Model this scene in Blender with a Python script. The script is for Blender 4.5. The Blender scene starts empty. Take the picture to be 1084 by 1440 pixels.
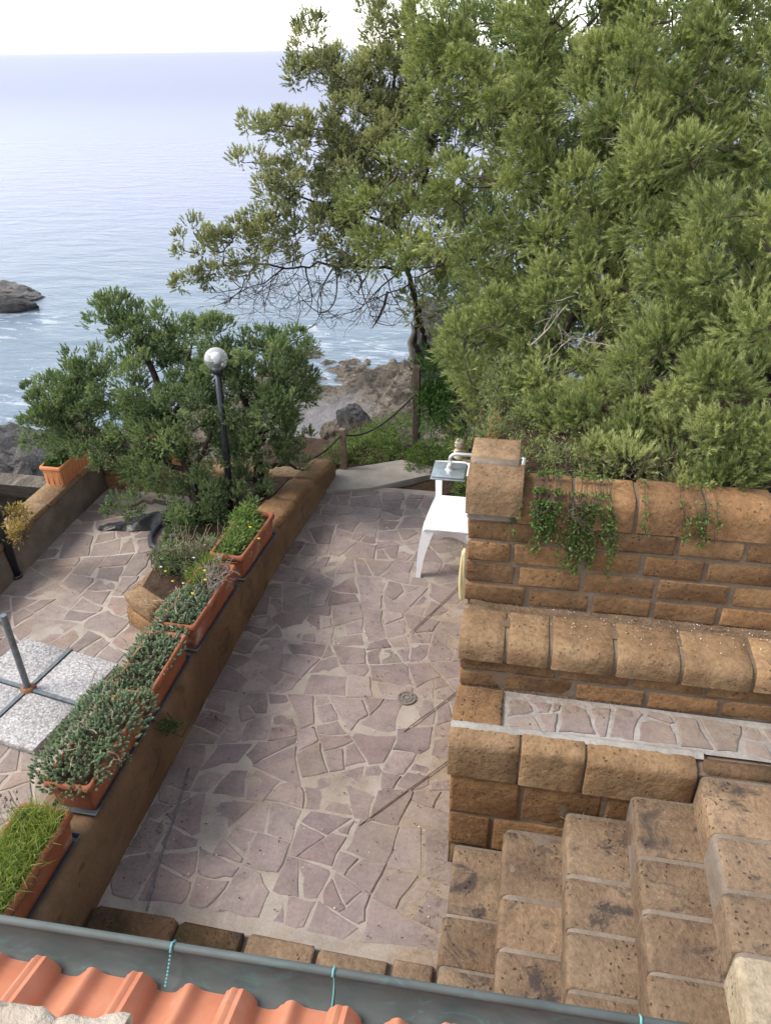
import bpy, bmesh, math, random
import numpy as np
from mathutils import Vector, Matrix, noise

# ------------------------------------------------------------------ camera, light, exposure
SC = bpy.context.scene
COL = SC.collection
F, CX, CY, H = 1080.0, 542.0, 720.0, 3.5
YAW, PITCH, ROLL = math.radians(11), math.radians(31.15), math.radians(-0.77)
fwd = Vector((-math.sin(YAW) * math.cos(PITCH), math.cos(YAW) * math.cos(PITCH), -math.sin(PITCH)))
rgt = Vector((math.cos(YAW), math.sin(YAW), 0))
upv = rgt.cross(fwd)
rg2 = rgt * math.cos(ROLL) + upv * math.sin(ROLL)
up2 = -rgt * math.sin(ROLL) + upv * math.cos(ROLL)
cam = bpy.data.cameras.new('camera'); camo = bpy.data.objects.new('camera', cam); COL.objects.link(camo)
cam.sensor_fit = 'VERTICAL'; cam.sensor_height = 36; cam.sensor_width = 27; cam.lens = 36 * F / 1440
cam.clip_start = 0.05; cam.clip_end = 20000
m = Matrix((rg2, up2, -fwd)).transposed().to_4x4(); m.translation = (0, 0, H)
camo.matrix_world = m
SC.camera = camo

SUN_DIR = Vector((-0.66, -0.16, 0.74)).normalized()      # towards the sun: high on the left
SUN_EL = math.asin(SUN_DIR.z); SUN_AZ = math.atan2(SUN_DIR.x, SUN_DIR.y)
W = bpy.data.worlds.new('World'); SC.world = W; W.use_nodes = True
nt = W.node_tree; nt.nodes.clear()
sky = nt.nodes.new('ShaderNodeTexSky'); sky.sky_type = 'NISHITA'; sky.sun_disc = False
sky.sun_elevation = SUN_EL; sky.sun_rotation = SUN_AZ
sky.air_density = 1.0; sky.dust_density = .25; sky.ozone_density = 1.0
hs = nt.nodes.new('ShaderNodeHueSaturation'); hs.inputs['Saturation'].default_value = 0.4
bg = nt.nodes.new('ShaderNodeBackground'); bg.inputs[1].default_value = 0.145
wo = nt.nodes.new('ShaderNodeOutputWorld')
nt.links.new(sky.outputs[0], hs.inputs['Color']); nt.links.new(hs.outputs[0], bg.inputs[0]); nt.links.new(bg.outputs[0], wo.inputs[0])
sl = bpy.data.lights.new('sun', 'SUN'); sl.energy = 1.75; sl.angle = math.radians(22); sl.color = (1.0, 0.94, 0.85)
so = bpy.data.objects.new('sun', sl); COL.objects.link(so)
so.rotation_euler = (-SUN_DIR).to_track_quat('-Z', 'Y').to_euler(); so.location = (-20, 10, 25)
SC.view_settings.view_transform = 'Standard'; SC.view_settings.look = 'None'
SC.view_settings.gamma = 1; SC.view_settings.use_curve_mapping = False
SC.view_settings.exposure = 1.42
SC.render.engine = 'CYCLES'
SC.cycles.max_bounces = 8; SC.cycles.transparent_max_bounces = 12

rng = np.random.default_rng(11); random.seed(11)

def ray(x, y):
    return rg2 * ((x - CX) / F) - up2 * ((y - CY) / F) + fwd
def PZ(x, y, z=0.0):
    d = ray(x, y); return Vector((0, 0, H)) + d * ((z - H) / d.z)
def PY(x, y, Y):
    d = ray(x, y); return Vector((0, 0, H)) + d * (Y / d.y)
def depth(p):
    return (Vector(p) - Vector((0, 0, H))).dot(fwd)

# ------------------------------------------------------------------ materials
def mat(name):
    m = bpy.data.materials.new(name); m.use_nodes = True
    return m, m.node_tree, m.node_tree.nodes['Principled BSDF']
def N(t, kind, **kw):
    n = t.nodes.new('ShaderNode' + kind)
    for k, v in kw.items():
        if k in n.inputs: n.inputs[k].default_value = v
        else: setattr(n, k, v)
    return n
def pos(t, scale=1.0, rnd=True):
    """world position, shifted by a random amount for every object so alike pieces differ"""
    g = N(t, 'NewGeometry')
    if not rnd: return g.outputs['Position']
    oi = N(t, 'ObjectInfo'); ma = N(t, 'VectorMath', operation='MULTIPLY_ADD')
    cx = N(t, 'CombineXYZ')
    for i in range(3): t.links.new(oi.outputs['Random'], cx.inputs[i])
    ma.inputs[1].default_value = (37, 17, 23)
    t.links.new(cx.outputs[0], ma.inputs[0]); t.links.new(g.outputs['Position'], ma.inputs[2])
    return ma.outputs[0]
def noi(t, v, scale, detail=4, rough=.55, dist=0):
    n = N(t, 'TexNoise'); n.inputs['Scale'].default_value = scale; n.inputs['Detail'].default_value = detail
    n.inputs['Roughness'].default_value = rough; n.inputs['Distortion'].default_value = dist
    t.links.new(v, n.inputs['Vector']); return n.outputs['Fac']
def ramp(t, f, *stops):
    r = N(t, 'ValToRGB'); e = r.color_ramp.elements
    while len(e) < len(stops): e.new(.5)
    for el, (p, c) in zip(e, stops):
        el.position = p; el.color = (*c, 1) if len(c) == 3 else c
    t.links.new(f, r.inputs[0]); return r.outputs[0]
def sstep(t, f, a, b):
    r = N(t, 'MapRange', interpolation_type='SMOOTHSTEP'); r.inputs[1].default_value = a; r.inputs[2].default_value = b
    t.links.new(f, r.inputs[0]); return r.outputs[0]
def mix(t, f, a, b, mode='MIX'):
    n = N(t, 'Mix', data_type='RGBA', blend_type=mode)
    for s, v in ((0, f), (6, a), (7, b)):
        if isinstance(v, (int, float)): n.inputs[s].default_value = v
        elif isinstance(v, tuple): n.inputs[s].default_value = (*v, 1)
        else: t.links.new(v, n.inputs[s])
    return n.outputs[2]
def mth(t, op, a, b=0.0):
    n = N(t, 'Math', operation=op)
    for i, v in enumerate((a, b)):
        if isinstance(v, (int, float)): n.inputs[i].default_value = v
        else: t.links.new(v, n.inputs[i])
    return n.outputs[0]
def bump(t, b, h, strength=.5, dist=.01, prev=None):
    n = N(t, 'Bump'); n.inputs['Strength'].default_value = strength; n.inputs['Distance'].default_value = dist
    t.links.new(h, n.inputs['Height'])
    if prev is not None: t.links.new(prev, n.inputs['Normal'])
    if b is not None: t.links.new(n.outputs[0], b.inputs['Normal'])
    return n.outputs[0]
def rnd(t):
    return N(t, 'ObjectInfo').outputs['Random']

def tuff_mat(name, c1, c2, c3, stain, pits=1.0, lich=(.3, .28, .22)):
    m, t, b = mat(name); v = pos(t)
    big = noi(t, v, 3.2, 5, .6, .4); fine = noi(t, v, 42, 6, .7)
    col = ramp(t, big, (.28, c1), (.5, c2), (.72, c3))
    col = mix(t, mth(t, 'MULTIPLY', sstep(t, noi(t, v, 2.1, 6, .7, 1.0), .5, .66), .5), col, (c1[0] * .85, c1[1] * .9, c1[2]))
    col = mix(t, .8, col, ramp(t, rnd(t), (0, (.78, .74, .7)), (.5, (1, 1, 1)), (1, (1.22, 1.16, 1.06))), 'MULTIPLY')
    col = mix(t, .55, col, ramp(t, fine, (.3, (.42, .4, .37)), (.6, (1.15, 1.12, 1.06))), 'MULTIPLY')
    # blackish lichen and damp patches
    st = sstep(t, noi(t, v, 4.6, 6, .68, .9), .56, .68)
    col = mix(t, mth(t, 'MULTIPLY', st, stain), col, (.05, .042, .04))
    # pale lichen specks
    vo = N(t, 'TexVoronoi', Scale=70.0); t.links.new(v, vo.inputs['Vector'])
    sp = mth(t, 'MULTIPLY', mth(t, 'LESS_THAN', vo.outputs['Distance'], .16), sstep(t, noi(t, v, 6, 2), .5, .66))
    col = mix(t, mth(t, 'MULTIPLY', sp, .7), col, lich)
    # pits
    v2 = N(t, 'TexVoronoi', Scale=38.0); 
    wv = mix(t, .02, v, N(t, 'TexNoise', Scale=14.0).outputs['Color'], 'ADD'); t.links.new(wv, v2.inputs['Vector'])
    pk = sstep(t, noi(t, v, 5, 4, .65, .5), .47, .6)
    pit = mth(t, 'MULTIPLY', mth(t, 'SUBTRACT', 1.0, sstep(t, v2.outputs['Distance'], .08, .26)), pk)
    col = mix(t, mth(t, 'MULTIPLY', pit, .6 * pits), col, (.035, .024, .017))
    t.links.new(col, b.inputs['Base Color']); b.inputs['Roughness'].default_value = .95; b.inputs['Specular IOR Level'].default_value = .15
    n1 = bump(t, None, pit, .8 * pits, -.012)
    n2 = bump(t, None, fine, .9, .009, n1)
    bump(t, b, noi(t, v, 12, 5, .62), .75, .022, n2)
    return m
M = {}
M['tuff'] = tuff_mat('tuff', (.15, .084, .043), (.235, .135, .068), (.31, .19, .1), .28)
M['tuff_pale'] = tuff_mat('tuff_pale', (.19, .12, .066), (.28, .185, .108), (.35, .25, .155), .3, .8)
M['tuff_mid'] = tuff_mat('tuff_mid', (.175, .105, .057), (.265, .17, .095), (.34, .235, .14), .28, .8)  # coping blocks: wall tuff made paler, light on their tops put into the colour
M['tuff_step'] = tuff_mat('tuff_step', (.15, .102, .07), (.225, .158, .106), (.29, .21, .145), .85)
M['tuff_fresh'] = tuff_mat('tuff_fresh', (.27, .225, .165), (.36, .31, .24), (.42, .37, .3), .1)
M['tuff_old'] = tuff_mat('tuff_old', (.045, .036, .02), (.11, .07, .04), (.17, .1, .06), .9)

def mortar_mat(name, c1, c2):
    m, t, b = mat(name); v = pos(t, rnd=False)
    col = ramp(t, noi(t, v, 5, 6, .6), (.3, c1), (.7, c2))
    col = mix(t, .5, col, ramp(t, noi(t, v, 70, 4, .7), (.3, (.55, .55, .55)), (.65, (1.1, 1.1, 1.1))), 'MULTIPLY')
    t.links.new(col, b.inputs['Base Color']); b.inputs['Roughness'].default_value = .95; b.inputs['Specular IOR Level'].default_value = .15
    n = bump(t, None, noi(t, v, 90, 5, .7), .5, .004); bump(t, b, noi(t, v, 18, 4), .5, .01, n)
    return m
M['mortar_wall'] = mortar_mat('mortar_wall', (.15, .105, .07), (.235, .178, .13))
M['mortar_step'] = mortar_mat('mortar_step', (.15, .115, .085), (.25, .205, .165))
M['mortar_grey'] = mortar_mat('mortar_grey', (.24, .215, .19), (.38, .35, .32))
M['concrete'] = mortar_mat('concrete', (.27, .235, .2), (.38, .34, .295))

def bed_mat(name, sandy, k=1.0):
    m, t, b = mat(name); v = pos(t, rnd=False)
    n1 = noi(t, v, 3.0, 6, .62, .5)
    col = ramp(t, n1, (.3, (.21 * k, .175 * k, .145 * k)), (.52, (.32 * k, .275 * k, .235 * k)), (.72, (.38 * k, .335 * k, .295 * k)))
    # sandy deposit close to the right-hand wall and in patches
    sx = N(t, 'SeparateXYZ'); t.links.new(v, sx.inputs[0])
    near = sstep(t, sx.outputs['X'], -.75, -.15)
    pat = sstep(t, mth(t, 'ADD', mth(t, 'ADD', noi(t, v, 2.3, 5, .6, .6), mth(t, 'MULTIPLY', near, sandy)), mth(t, 'MULTIPLY', mth(t, 'SUBTRACT', noi(t, v, 45, 3, .7), .5), .35)), .46, .8)
    col = mix(t, mth(t, 'MULTIPLY', pat, .75), col, ramp(t, noi(t, v, 30, 5, .7), (.3, (.19, .135, .088)), (.7, (.33, .25, .175))))
    col = mix(t, .45, col, ramp(t, noi(t, v, 85, 4, .7), (.3, (.6, .58, .56)), (.65, (1.1, 1.1, 1.1))), 'MULTIPLY')
    t.links.new(col, b.inputs['Base Color']); b.inputs['Roughness'].default_value = .92; b.inputs['Specular IOR Level'].default_value = .2
    n = bump(t, None, noi(t, v, 120, 4, .7), .4, .003); bump(t, b, noi(t, v, 25, 4), .4, .006, n)
    return m
M['bed'] = bed_mat('paving_mortar', .28, 1.0)
M['bed_left'] = bed_mat('terrace_mortar', .0, 1.22)

def stone_mat(name, cols, sandy, dirt=.55):
    m, t, b = mat(name); v = pos(t); w = pos(t, rnd=False)
    col = ramp(t, rnd(t), *[(i / (len(cols) - 1), c) for i, c in enumerate(cols)])
    col = mix(t, .7, col, ramp(t, noi(t, v, 7, 6, .65, .3), (.28, (.58, .56, .55)), (.52, (1, 1, 1)), (.75, (1.28, 1.22, 1.15))), 'MULTIPLY')
    col = mix(t, .5, col, ramp(t, noi(t, v, 60, 5, .7), (.32, (.6, .6, .6)), (.62, (1.1, 1.1, 1.1))), 'MULTIPLY')
    sx = N(t, 'SeparateXYZ'); t.links.new(w, sx.inputs[0])
    near = sstep(t, sx.outputs['X'], -.7, -.15)
    pat = sstep(t, mth(t, 'ADD', mth(t, 'ADD', noi(t, w, 2.3, 5, .6, .6), mth(t, 'MULTIPLY', near, sandy)), mth(t, 'MULTIPLY', mth(t, 'SUBTRACT', noi(t, w, 45, 3, .7), .5), .35)), .46, .84)
    col = mix(t, mth(t, 'MULTIPLY', pat, dirt), col, ramp(t, noi(t, w, 26, 5, .7), (.3, (.2, .15, .105)), (.7, (.33, .26, .19))))
    sp = sstep(t, noi(t, w, 34, 3, .5), .69, .74)
    col = mix(t, mth(t, 'MULTIPLY', sp, .8), col, (.05, .04, .035))
    t.links.new(col, b.inputs['Base Color'])
    b.inputs['Roughness'].default_value = .78; b.inputs['Specular IOR Level'].default_value = .13
    n = bump(t, None, noi(t, v, 70, 5, .7), .35, .003); bump(t, b, noi(t, v, 9, 5, .6), .5, .008, n)
    return m
M['stone'] = stone_mat('paving_stone', ((.18, .139, .132), (.242, .19, .178), (.2, .155, .152), (.292, .235, .214), (.216, .162, .153), (.257, .206, .196), (.205, .165, .145)), .2)
M['stone_left'] = stone_mat('terrace_stone', ((.25, .195, .17), (.29, .235, .205), (.22, .175, .16), (.31, .23, .185)), .0, .35)

def simple(name, c1, c2, scale=12, rough=.7, metal=0., bmp=.3, bd=.004, spec=.4, rnd_off=True):
    m, t, b = mat(name); v = pos(t, rnd=rnd_off)
    t.links.new(ramp(t, noi(t, v, scale, 6, .62), (.3, c1), (.7, c2)), b.inputs['Base Color'])
    b.inputs['Roughness'].default_value = rough; b.inputs['Metallic'].default_value = metal; b.inputs['Specular IOR Level'].default_value = spec
    if bmp: bump(t, b, noi(t, v, scale * 4, 5, .7), bmp, bd)
    return m
M['soil'] = simple('soil', (.035, .022, .015), (.085, .055, .037), 14, .95, bmp=.8, bd=.02, spec=.1)
M['soil_pale'] = simple('dry_soil', (.12, .08, .05), (.22, .155, .1), 9, .95, bmp=.8, bd=.02, spec=.1)
M['bark'] = simple('bark', (.06, .045, .035), (.15, .115, .09), 22, .9, bmp=.9, bd=.01, spec=.1)
M['bark_dark'] = simple('dark_bark', (.025, .018, .014), (.07, .05, .04), 22, .9, bmp=.9, bd=.01, spec=.1)
M['twig'] = simple('twig', (.045, .032, .025), (.11, .085, .07), 8, .9, bmp=0, spec=.1)
M['deadwood'] = simple('dead_wood', (.2, .16, .13), (.38, .33, .29), 18, .85, bmp=.5, spec=.1)
M['drystem'] = simple('dry_stem', (.22, .17, .12), (.4, .34, .27), 18, .85, bmp=0, spec=.1)
M['white'] = simple('white_plastic', (.80, .80, .81), (.86, .86, .87), 5, .38, bmp=.05, bd=.001)
M['galv'] = simple('galvanised_steel', (.27, .31, .33), (.45, .5, .52), 30, .4, .7, bmp=.1, bd=.001)
M['chrome'] = simple('pipe_metal', (.5, .49, .47), (.66, .65, .63), 20, .3, .6, bmp=0)
M['beige'] = simple('beige_stone', (.42, .35, .26), (.55, .47, .37), 20, .8, bmp=.4)
M['pole'] = simple('dark_pole_paint', (.012, .014, .018), (.03, .032, .04), 30, .35, bmp=.1, bd=.001)
M['steel'] = simple('grey_steel', (.1, .115, .125), (.2, .22, .23), 25, .5, .4, bmp=.1, bd=.001)
M['rust'] = simple('rust', (.16, .06, .025), (.3, .16, .09), 40, .9)
M['tray'] = simple('grey_plastic_tray', (.05, .06, .07), (.1, .115, .13), 10, .5, bmp=.05)
M['blackplastic'] = simple('black_plastic', (.008, .008, .009), (.022, .022, .025), 10, .38, bmp=.4, bd=.01)
M['hose'] = simple('dark_hose', (.02, .022, .03), (.06, .065, .08), 10, .45, bmp=0)
M['yellowhose'] = simple('yellow_hose', (.5, .39, .17), (.62, .52, .3), 10, .5, bmp=0)
M['wood'] = simple('weathered_wood', (.13, .085, .06), (.26, .18, .13), 30, .85, bmp=.5)
M['wood_dark'] = simple('dark_wood', (.05, .033, .026), (.1, .07, .055), 30, .85, bmp=.5)
M['rope'] = simple('rope', (.02, .018, .016), (.05, .045, .04), 60, .9, bmp=0)
M['dark_line'] = simple('dark_line_brown', (.09, .06, .04), (.2, .15, .1), 20, .8, bmp=0)
M['iron'] = simple('cast_iron', (.12, .1, .09), (.25, .22, .19), 50, .7, .3)
M['leafblue'] = simple('blue_bag', (.01, .03, .05), (.03, .06, .09), 6, .5)
M['litter'] = simple('dead_leaves', (.03, .02, .015), (.13, .07, .04), 3, .9, bmp=0, rnd_off=False)
M['needles'] = simple('dead_needles', (.15, .085, .05), (.3, .19, .12), 3, .9, bmp=0, rnd_off=False)
M['pebble'] = simple('pale_chips', (.5, .47, .43), (.75, .72, .68), 3, .9, bmp=0, rnd_off=False)
M['flower'] = simple('yellow_petals', (.75, .52, .02), (.8, .62, .05), 3, .7, bmp=0)
M['flowerwhite'] = simple('white_petals', (.7, .7, .62), (.8, .8, .74), 3, .7, bmp=0)
M['plaster'] = simple('wall_plaster', (.34, .27, .2), (.5, .43, .35), 9, .95, bmp=.8, bd=.01)

def plaster_brown():
    m, t, b = mat('brown_render'); v = pos(t, rnd=False)
    col = ramp(t, noi(t, v, 2.2, 6, .62, .6), (.28, (.1, .062, .036)), (.5, (.17, .105, .06)), (.7, (.225, .15, .085)))
    st = sstep(t, noi(t, v, 4, 5, .6, .8), .55, .68)
    col = mix(t, mth(t, 'MULTIPLY', st, .6), col, (.045, .038, .022))
    col = mix(t, .5, col, ramp(t, noi(t, v, 60, 5, .7), (.3, (.6, .6, .6)), (.65, (1.1, 1.1, 1.1))), 'MULTIPLY')
    t.links.new(col, b.inputs['Base Color']); b.inputs['Roughness'].default_value = .93; b.inputs['Specular IOR Level'].default_value = .15
    n = bump(t, None, noi(t, v, 60, 5, .7), .5, .006); bump(t, b, noi(t, v, 7, 4), .6, .02, n)
    return m
M['render'] = plaster_brown()
M['render_grey'] = mortar_mat('grey_brown_render', (.13, .1, .078), (.235, .195, .155))

def terracotta(name, c1, c2, eff):
    m, t, b = mat(name); v = pos(t)
    col = ramp(t, noi(t, v, 6, 5, .6), (.3, c1), (.7, c2))
    e = sstep(t, noi(t, v, 5, 6, .7, .6), .54, .7)
    col = mix(t, mth(t, 'MULTIPLY', e, eff), col, (.42, .33, .28))
    d = sstep(t, noi(t, v, 3.4, 5, .65, .9), .57, .7)
    col = mix(t, mth(t, 'MULTIPLY', d, eff), col, (.1, .06, .04))
    t.links.new(col, b.inputs['Base Color']); b.inputs['Roughness'].default_value = .82; b.inputs['Specular IOR Level'].default_value = .25
    bump(t, b, noi(t, v, 40, 5, .7), .25, .003)
    return m
M['terra'] = terracotta('terracotta', (.22, .07, .034), (.31, .11, .055), .7)
M['terra_clean'] = terracotta('clean_terracotta', (.5, .19, .075), (.58, .25, .11), .08)
M['tile'] = terracotta('clay_tile', (.4, .145, .08), (.54, .22, .125), .38)

def gutter_mat():
    m, t, b = mat('copper_gutter'); v = pos(t, rnd=False)
    mp = N(t, 'Mapping'); mp.inputs['Scale'].default_value = (1, 2.2, 2.2); t.links.new(v, mp.inputs[0]); w = mp.outputs[0]
    col = ramp(t, noi(t, w, 5, 5, .6), (.3, (.048, .058, .056)), (.7, (.09, .105, .1)))
    p = sstep(t, noi(t, w, 9, 8, .75, 1.2), .53, .68)
    sz = N(t, 'SeparateXYZ'); t.links.new(v, sz.inputs[0])
    low = sstep(t, sz.outputs['Z'], 1.745, 1.66)
    col = mix(t, mth(t, 'MULTIPLY', p, mth(t, 'ADD', mth(t, 'MULTIPLY', low, .5), .08)), col, (.08, .18, .165))
    t.links.new(col, b.inputs['Base Color']); b.inputs['Roughness'].default_value = .7; b.inputs['Metallic'].default_value = .1
    bump(t, b, noi(t, w, 25, 4), .15, .003)
    return m
M['gutter'] = gutter_mat()
M['verdigris'] = simple('verdigris', (.09, .3, .29), (.18, .42, .4), 40, .8, bmp=.2)

def slab_mat():
    m, t, b = mat('washed_gravel_slab'); v = pos(t)
    vo = N(t, 'TexVoronoi', Scale=75.0); t.links.new(v, vo.inputs['Vector'])
    sx = N(t, 'SeparateColor'); t.links.new(vo.outputs['Color'], sx.inputs[0])
    col = ramp(t, sx.outputs[0], (0, (.22, .205, .2)), (.4, (.38, .365, .36)), (1, (.55, .535, .53)))
    ed = sstep(t, vo.outputs['Distance'], .3, .65)
    col = mix(t, mth(t, 'MULTIPLY', ed, .55), col, (.22, .2, .19))
    col = mix(t, .4, col, ramp(t, noi(t, v, 6, 4), (.3, (.75, .75, .75)), (.7, (1.1, 1.1, 1.1))), 'MULTIPLY')
    t.links.new(col, b.inputs['Base Color']); b.inputs['Roughness'].default_value = .8
    bump(t, b, vo.outputs['Distance'], .5, -.004)
    return m
M['slab'] = slab_mat()

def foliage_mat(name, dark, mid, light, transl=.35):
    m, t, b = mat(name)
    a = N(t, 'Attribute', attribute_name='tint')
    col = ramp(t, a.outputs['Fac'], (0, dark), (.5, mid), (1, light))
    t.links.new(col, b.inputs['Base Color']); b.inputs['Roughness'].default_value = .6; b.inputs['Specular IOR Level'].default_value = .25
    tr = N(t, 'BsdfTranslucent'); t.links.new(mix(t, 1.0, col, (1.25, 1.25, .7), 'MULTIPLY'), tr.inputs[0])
    ms = N(t, 'MixShader'); ms.inputs[0].default_value = transl
    t.links.new(b.outputs[0], ms.inputs[1]); t.links.new(tr.outputs[0], ms.inputs[2])
    t.links.new(ms.outputs[0], t.nodes['Material Output'].inputs[0])
    return m
M['fol_right'] = foliage_mat('bright_conifer_needles', (.08, .108, .038), (.235, .275, .1), (.45, .47, .21))
M['fol_mid'] = foliage_mat('olive_conifer_needles', (.1, .12, .055), (.255, .27, .13), (.46, .465, .25))
M['fol_left'] = foliage_mat('blue_green_needles', (.06, .098, .05), (.155, .215, .1), (.3, .365, .18))
M['fol_shrub'] = foliage_mat('green_leaves', (.045, .08, .02), (.105, .17, .042), (.21, .29, .09))
M['fol_lush'] = foliage_mat('lush_leaves', (.02, .055, .012), (.05, .115, .025), (.12, .2, .06))
M['fol_grey'] = foliage_mat('grey_green_leaves', (.06, .075, .04), (.125, .145, .075), (.22, .24, .14))
M['fol_sedum'] = foliage_mat('stonecrop', (.12, .17, .11), (.25, .33, .23), (.42, .5, .37), .3)
M['fol_grass'] = foliage_mat('grass', (.09, .13, .02), (.2, .28, .05), (.4, .42, .14))
M['fol_dry'] = foliage_mat('dry_brush', (.12, .085, .06), (.2, .15, .11), (.32, .26, .2), .15)
M['fol_orange'] = foliage_mat('yellow_orange_leaves', (.14, .12, .03), (.3, .21, .06), (.42, .34, .14))

def sea_mat():
    m, t, b = mat('sea_water'); v = pos(t, rnd=False)
    sx = N(t, 'SeparateXYZ'); t.links.new(v, sx.inputs[0])
    # shallow, paler water close to the shore
    sh = sstep(t, sx.outputs['Y'], 75, 26)
    col = mix(t, sh, (.15, .155, .25), (.125, .165, .205))
    # patches of foam where the swell breaks on the rocks
    def blob(p, r):
        d = N(t, 'VectorMath', operation='DISTANCE'); t.links.new(v, d.inputs[0]); d.inputs[1].default_value = p
        return sstep(t, d.outputs['Value'], r, r * .25)
    f = None
    for p, r in SEA_FOAM:
        x = blob(p, r); f = x if f is None else mth(t, 'MAXIMUM', f, x)
    mp = N(t, 'Mapping'); mp.inputs['Scale'].default_value = (.55, 1.3, 1); t.links.new(v, mp.inputs[0])
    fn = noi(t, mp.outputs[0], 1.5, 7, .68, .9)
    foam = sstep(t, mth(t, 'ADD', fn, mth(t, 'MULTIPLY', f, .2)), .70, .84)
    foam = mth(t, 'MULTIPLY', foam, mth(t, 'MULTIPLY', sstep(t, f, .0, .25), .34))
    col = mix(t, foam, col, (.8, .82, .84))
    t.links.new(col, b.inputs['Base Color'])
    far = sstep(t, sx.outputs['Y'], 20, 260)
    t.links.new(mth(t, 'ADD', mth(t, 'ADD', mth(t, 'MULTIPLY', foam, .5), .24), mth(t, 'MULTIPLY', far, .12)), b.inputs['Roughness'])
    b.inputs['IOR'].default_value = 1.333; b.inputs['Specular IOR Level'].default_value = .3
    w1 = noi(t, mp.outputs[0], .55, 6, .55, .4); w2 = noi(t, mp.outputs[0], 2.6, 4, .6)
    n0 = N(t, 'Bump'); n0.inputs['Distance'].default_value = .9; t.links.new(w1, n0.inputs['Height'])
    t.links.new(mth(t, 'SUBTRACT', .2, mth(t, 'MULTIPLY', far, .06)), n0.inputs['Strength'])
    n1 = N(t, 'Bump'); n1.inputs['Distance'].default_value = .16; t.links.new(w2, n1.inputs['Height']); t.links.new(n0.outputs[0], n1.inputs['Normal'])
    t.links.new(mth(t, 'SUBTRACT', .16, mth(t, 'MULTIPLY', far, .14)), n1.inputs['Strength']); t.links.new(n1.outputs[0], b.inputs['Normal'])
    return m
ZS = -7.0
SEA_FOAM = [(tuple(PZ(15, 455, ZS)), 5.0), (tuple(PZ(500, 500, ZS)), 6.0), (tuple(PZ(440, 500, ZS)), 3.5), (tuple(PZ(570, 505, ZS)), 4.0),
            (tuple(PZ(60, 540, ZS)), 5.5), (tuple(PZ(450, 470, ZS)), 3.0), (tuple(PZ(20, 590, ZS)), 4)]
M['sea'] = sea_mat()

COVE = PZ(452, 578, -6.3)
def rock_mat(name, c1, c2, c3, sc=1.2, sand=False):
    m, t, b = mat(name); v = pos(t, rnd=False)
    mp = N(t, 'Mapping'); mp.inputs['Scale'].default_value = (1.2, .35, 3.2); mp.inputs['Rotation'].default_value = (.3, .35, .9); t.links.new(v, mp.inputs[0]); w = mp.outputs[0]
    col = ramp(t, noi(t, w, sc, 8, .68, .6), (.3, c1), (.52, c2), (.7, c3))
    col = mix(t, .6, col, ramp(t, noi(t, w, sc * 9, 6, .7), (.32, (.28, .28, .28)), (.62, (1.2, 1.2, 1.2))), 'MULTIPLY')
    if sand:                                  # bare grey sand lying in the cove
        d = N(t, 'VectorMath', operation='DISTANCE'); ml = N(t, 'VectorMath', operation='MULTIPLY'); ml.inputs[1].default_value = (1, .5, 0); t.links.new(v, ml.inputs[0]); t.links.new(ml.outputs[0], d.inputs[0]); d.inputs[1].default_value = (COVE.x, COVE.y * .5, 0)
        f = sstep(t, mth(t, 'ADD', d.outputs['Value'], mth(t, 'MULTIPLY', noi(t, v, 1.3, 6, .7), 2.2)), 2.75, 1.9)
        col = mix(t, mth(t, 'MULTIPLY', f, .85), col, (.3, .285, .285))
    t.links.new(col, b.inputs['Base Color']); b.inputs['Roughness'].default_value = .9; b.inputs['Specular IOR Level'].default_value = .2
    n = bump(t, None, noi(t, w, sc * 5, 8, .75), 1.0, .3); bump(t, b, noi(t, w, sc * 1.6, 5), .7, .3, n)
    return m
M['rock'] = rock_mat('shore_rock', (.08, .066, .056), (.235, .195, .15), (.37, .32, .25), 1.2, True)
M['rock_grey'] = rock_mat('grey_rock', (.05, .047, .048), (.1, .095, .095), (.18, .17, .165), 1.6)
M['rock_slab'] = rock_mat('slab_rock', (.11, .095, .09), (.25, .23, .215), (.37, .345, .33), 1.3)

def glass_mat(name, alpha, colr, rough):
    m, t, b = mat(name)
    b.inputs['Base Color'].default_value = (*colr, 1); b.inputs['Roughness'].default_value = rough; b.inputs['Specular IOR Level'].default_value = .7
    tr = N(t, 'BsdfTransparent'); tr.inputs[0].default_value = (.93, .94, .95, 1)
    lw = N(t, 'LayerWeight', Blend=.35); ms = N(t, 'MixShader'); t.links.new(mth(t, 'ADD', mth(t, 'MULTIPLY', lw.outputs['Facing'], .45), alpha), ms.inputs[0])
    t.links.new(tr.outputs[0], ms.inputs[1]); t.links.new(b.outputs[0], ms.inputs[2]); t.links.new(ms.outputs[0], t.nodes['Material Output'].inputs[0])
    return m
M['globe_sky'] = glass_mat('sky_whitened_globe', .26, (.8, .8, .82), .12)  # upper half of the clear globe: sky reflection put into the colour
M['glass'] = glass_mat('clear_globe', .1, (.5, .5, .52), .08)

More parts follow.
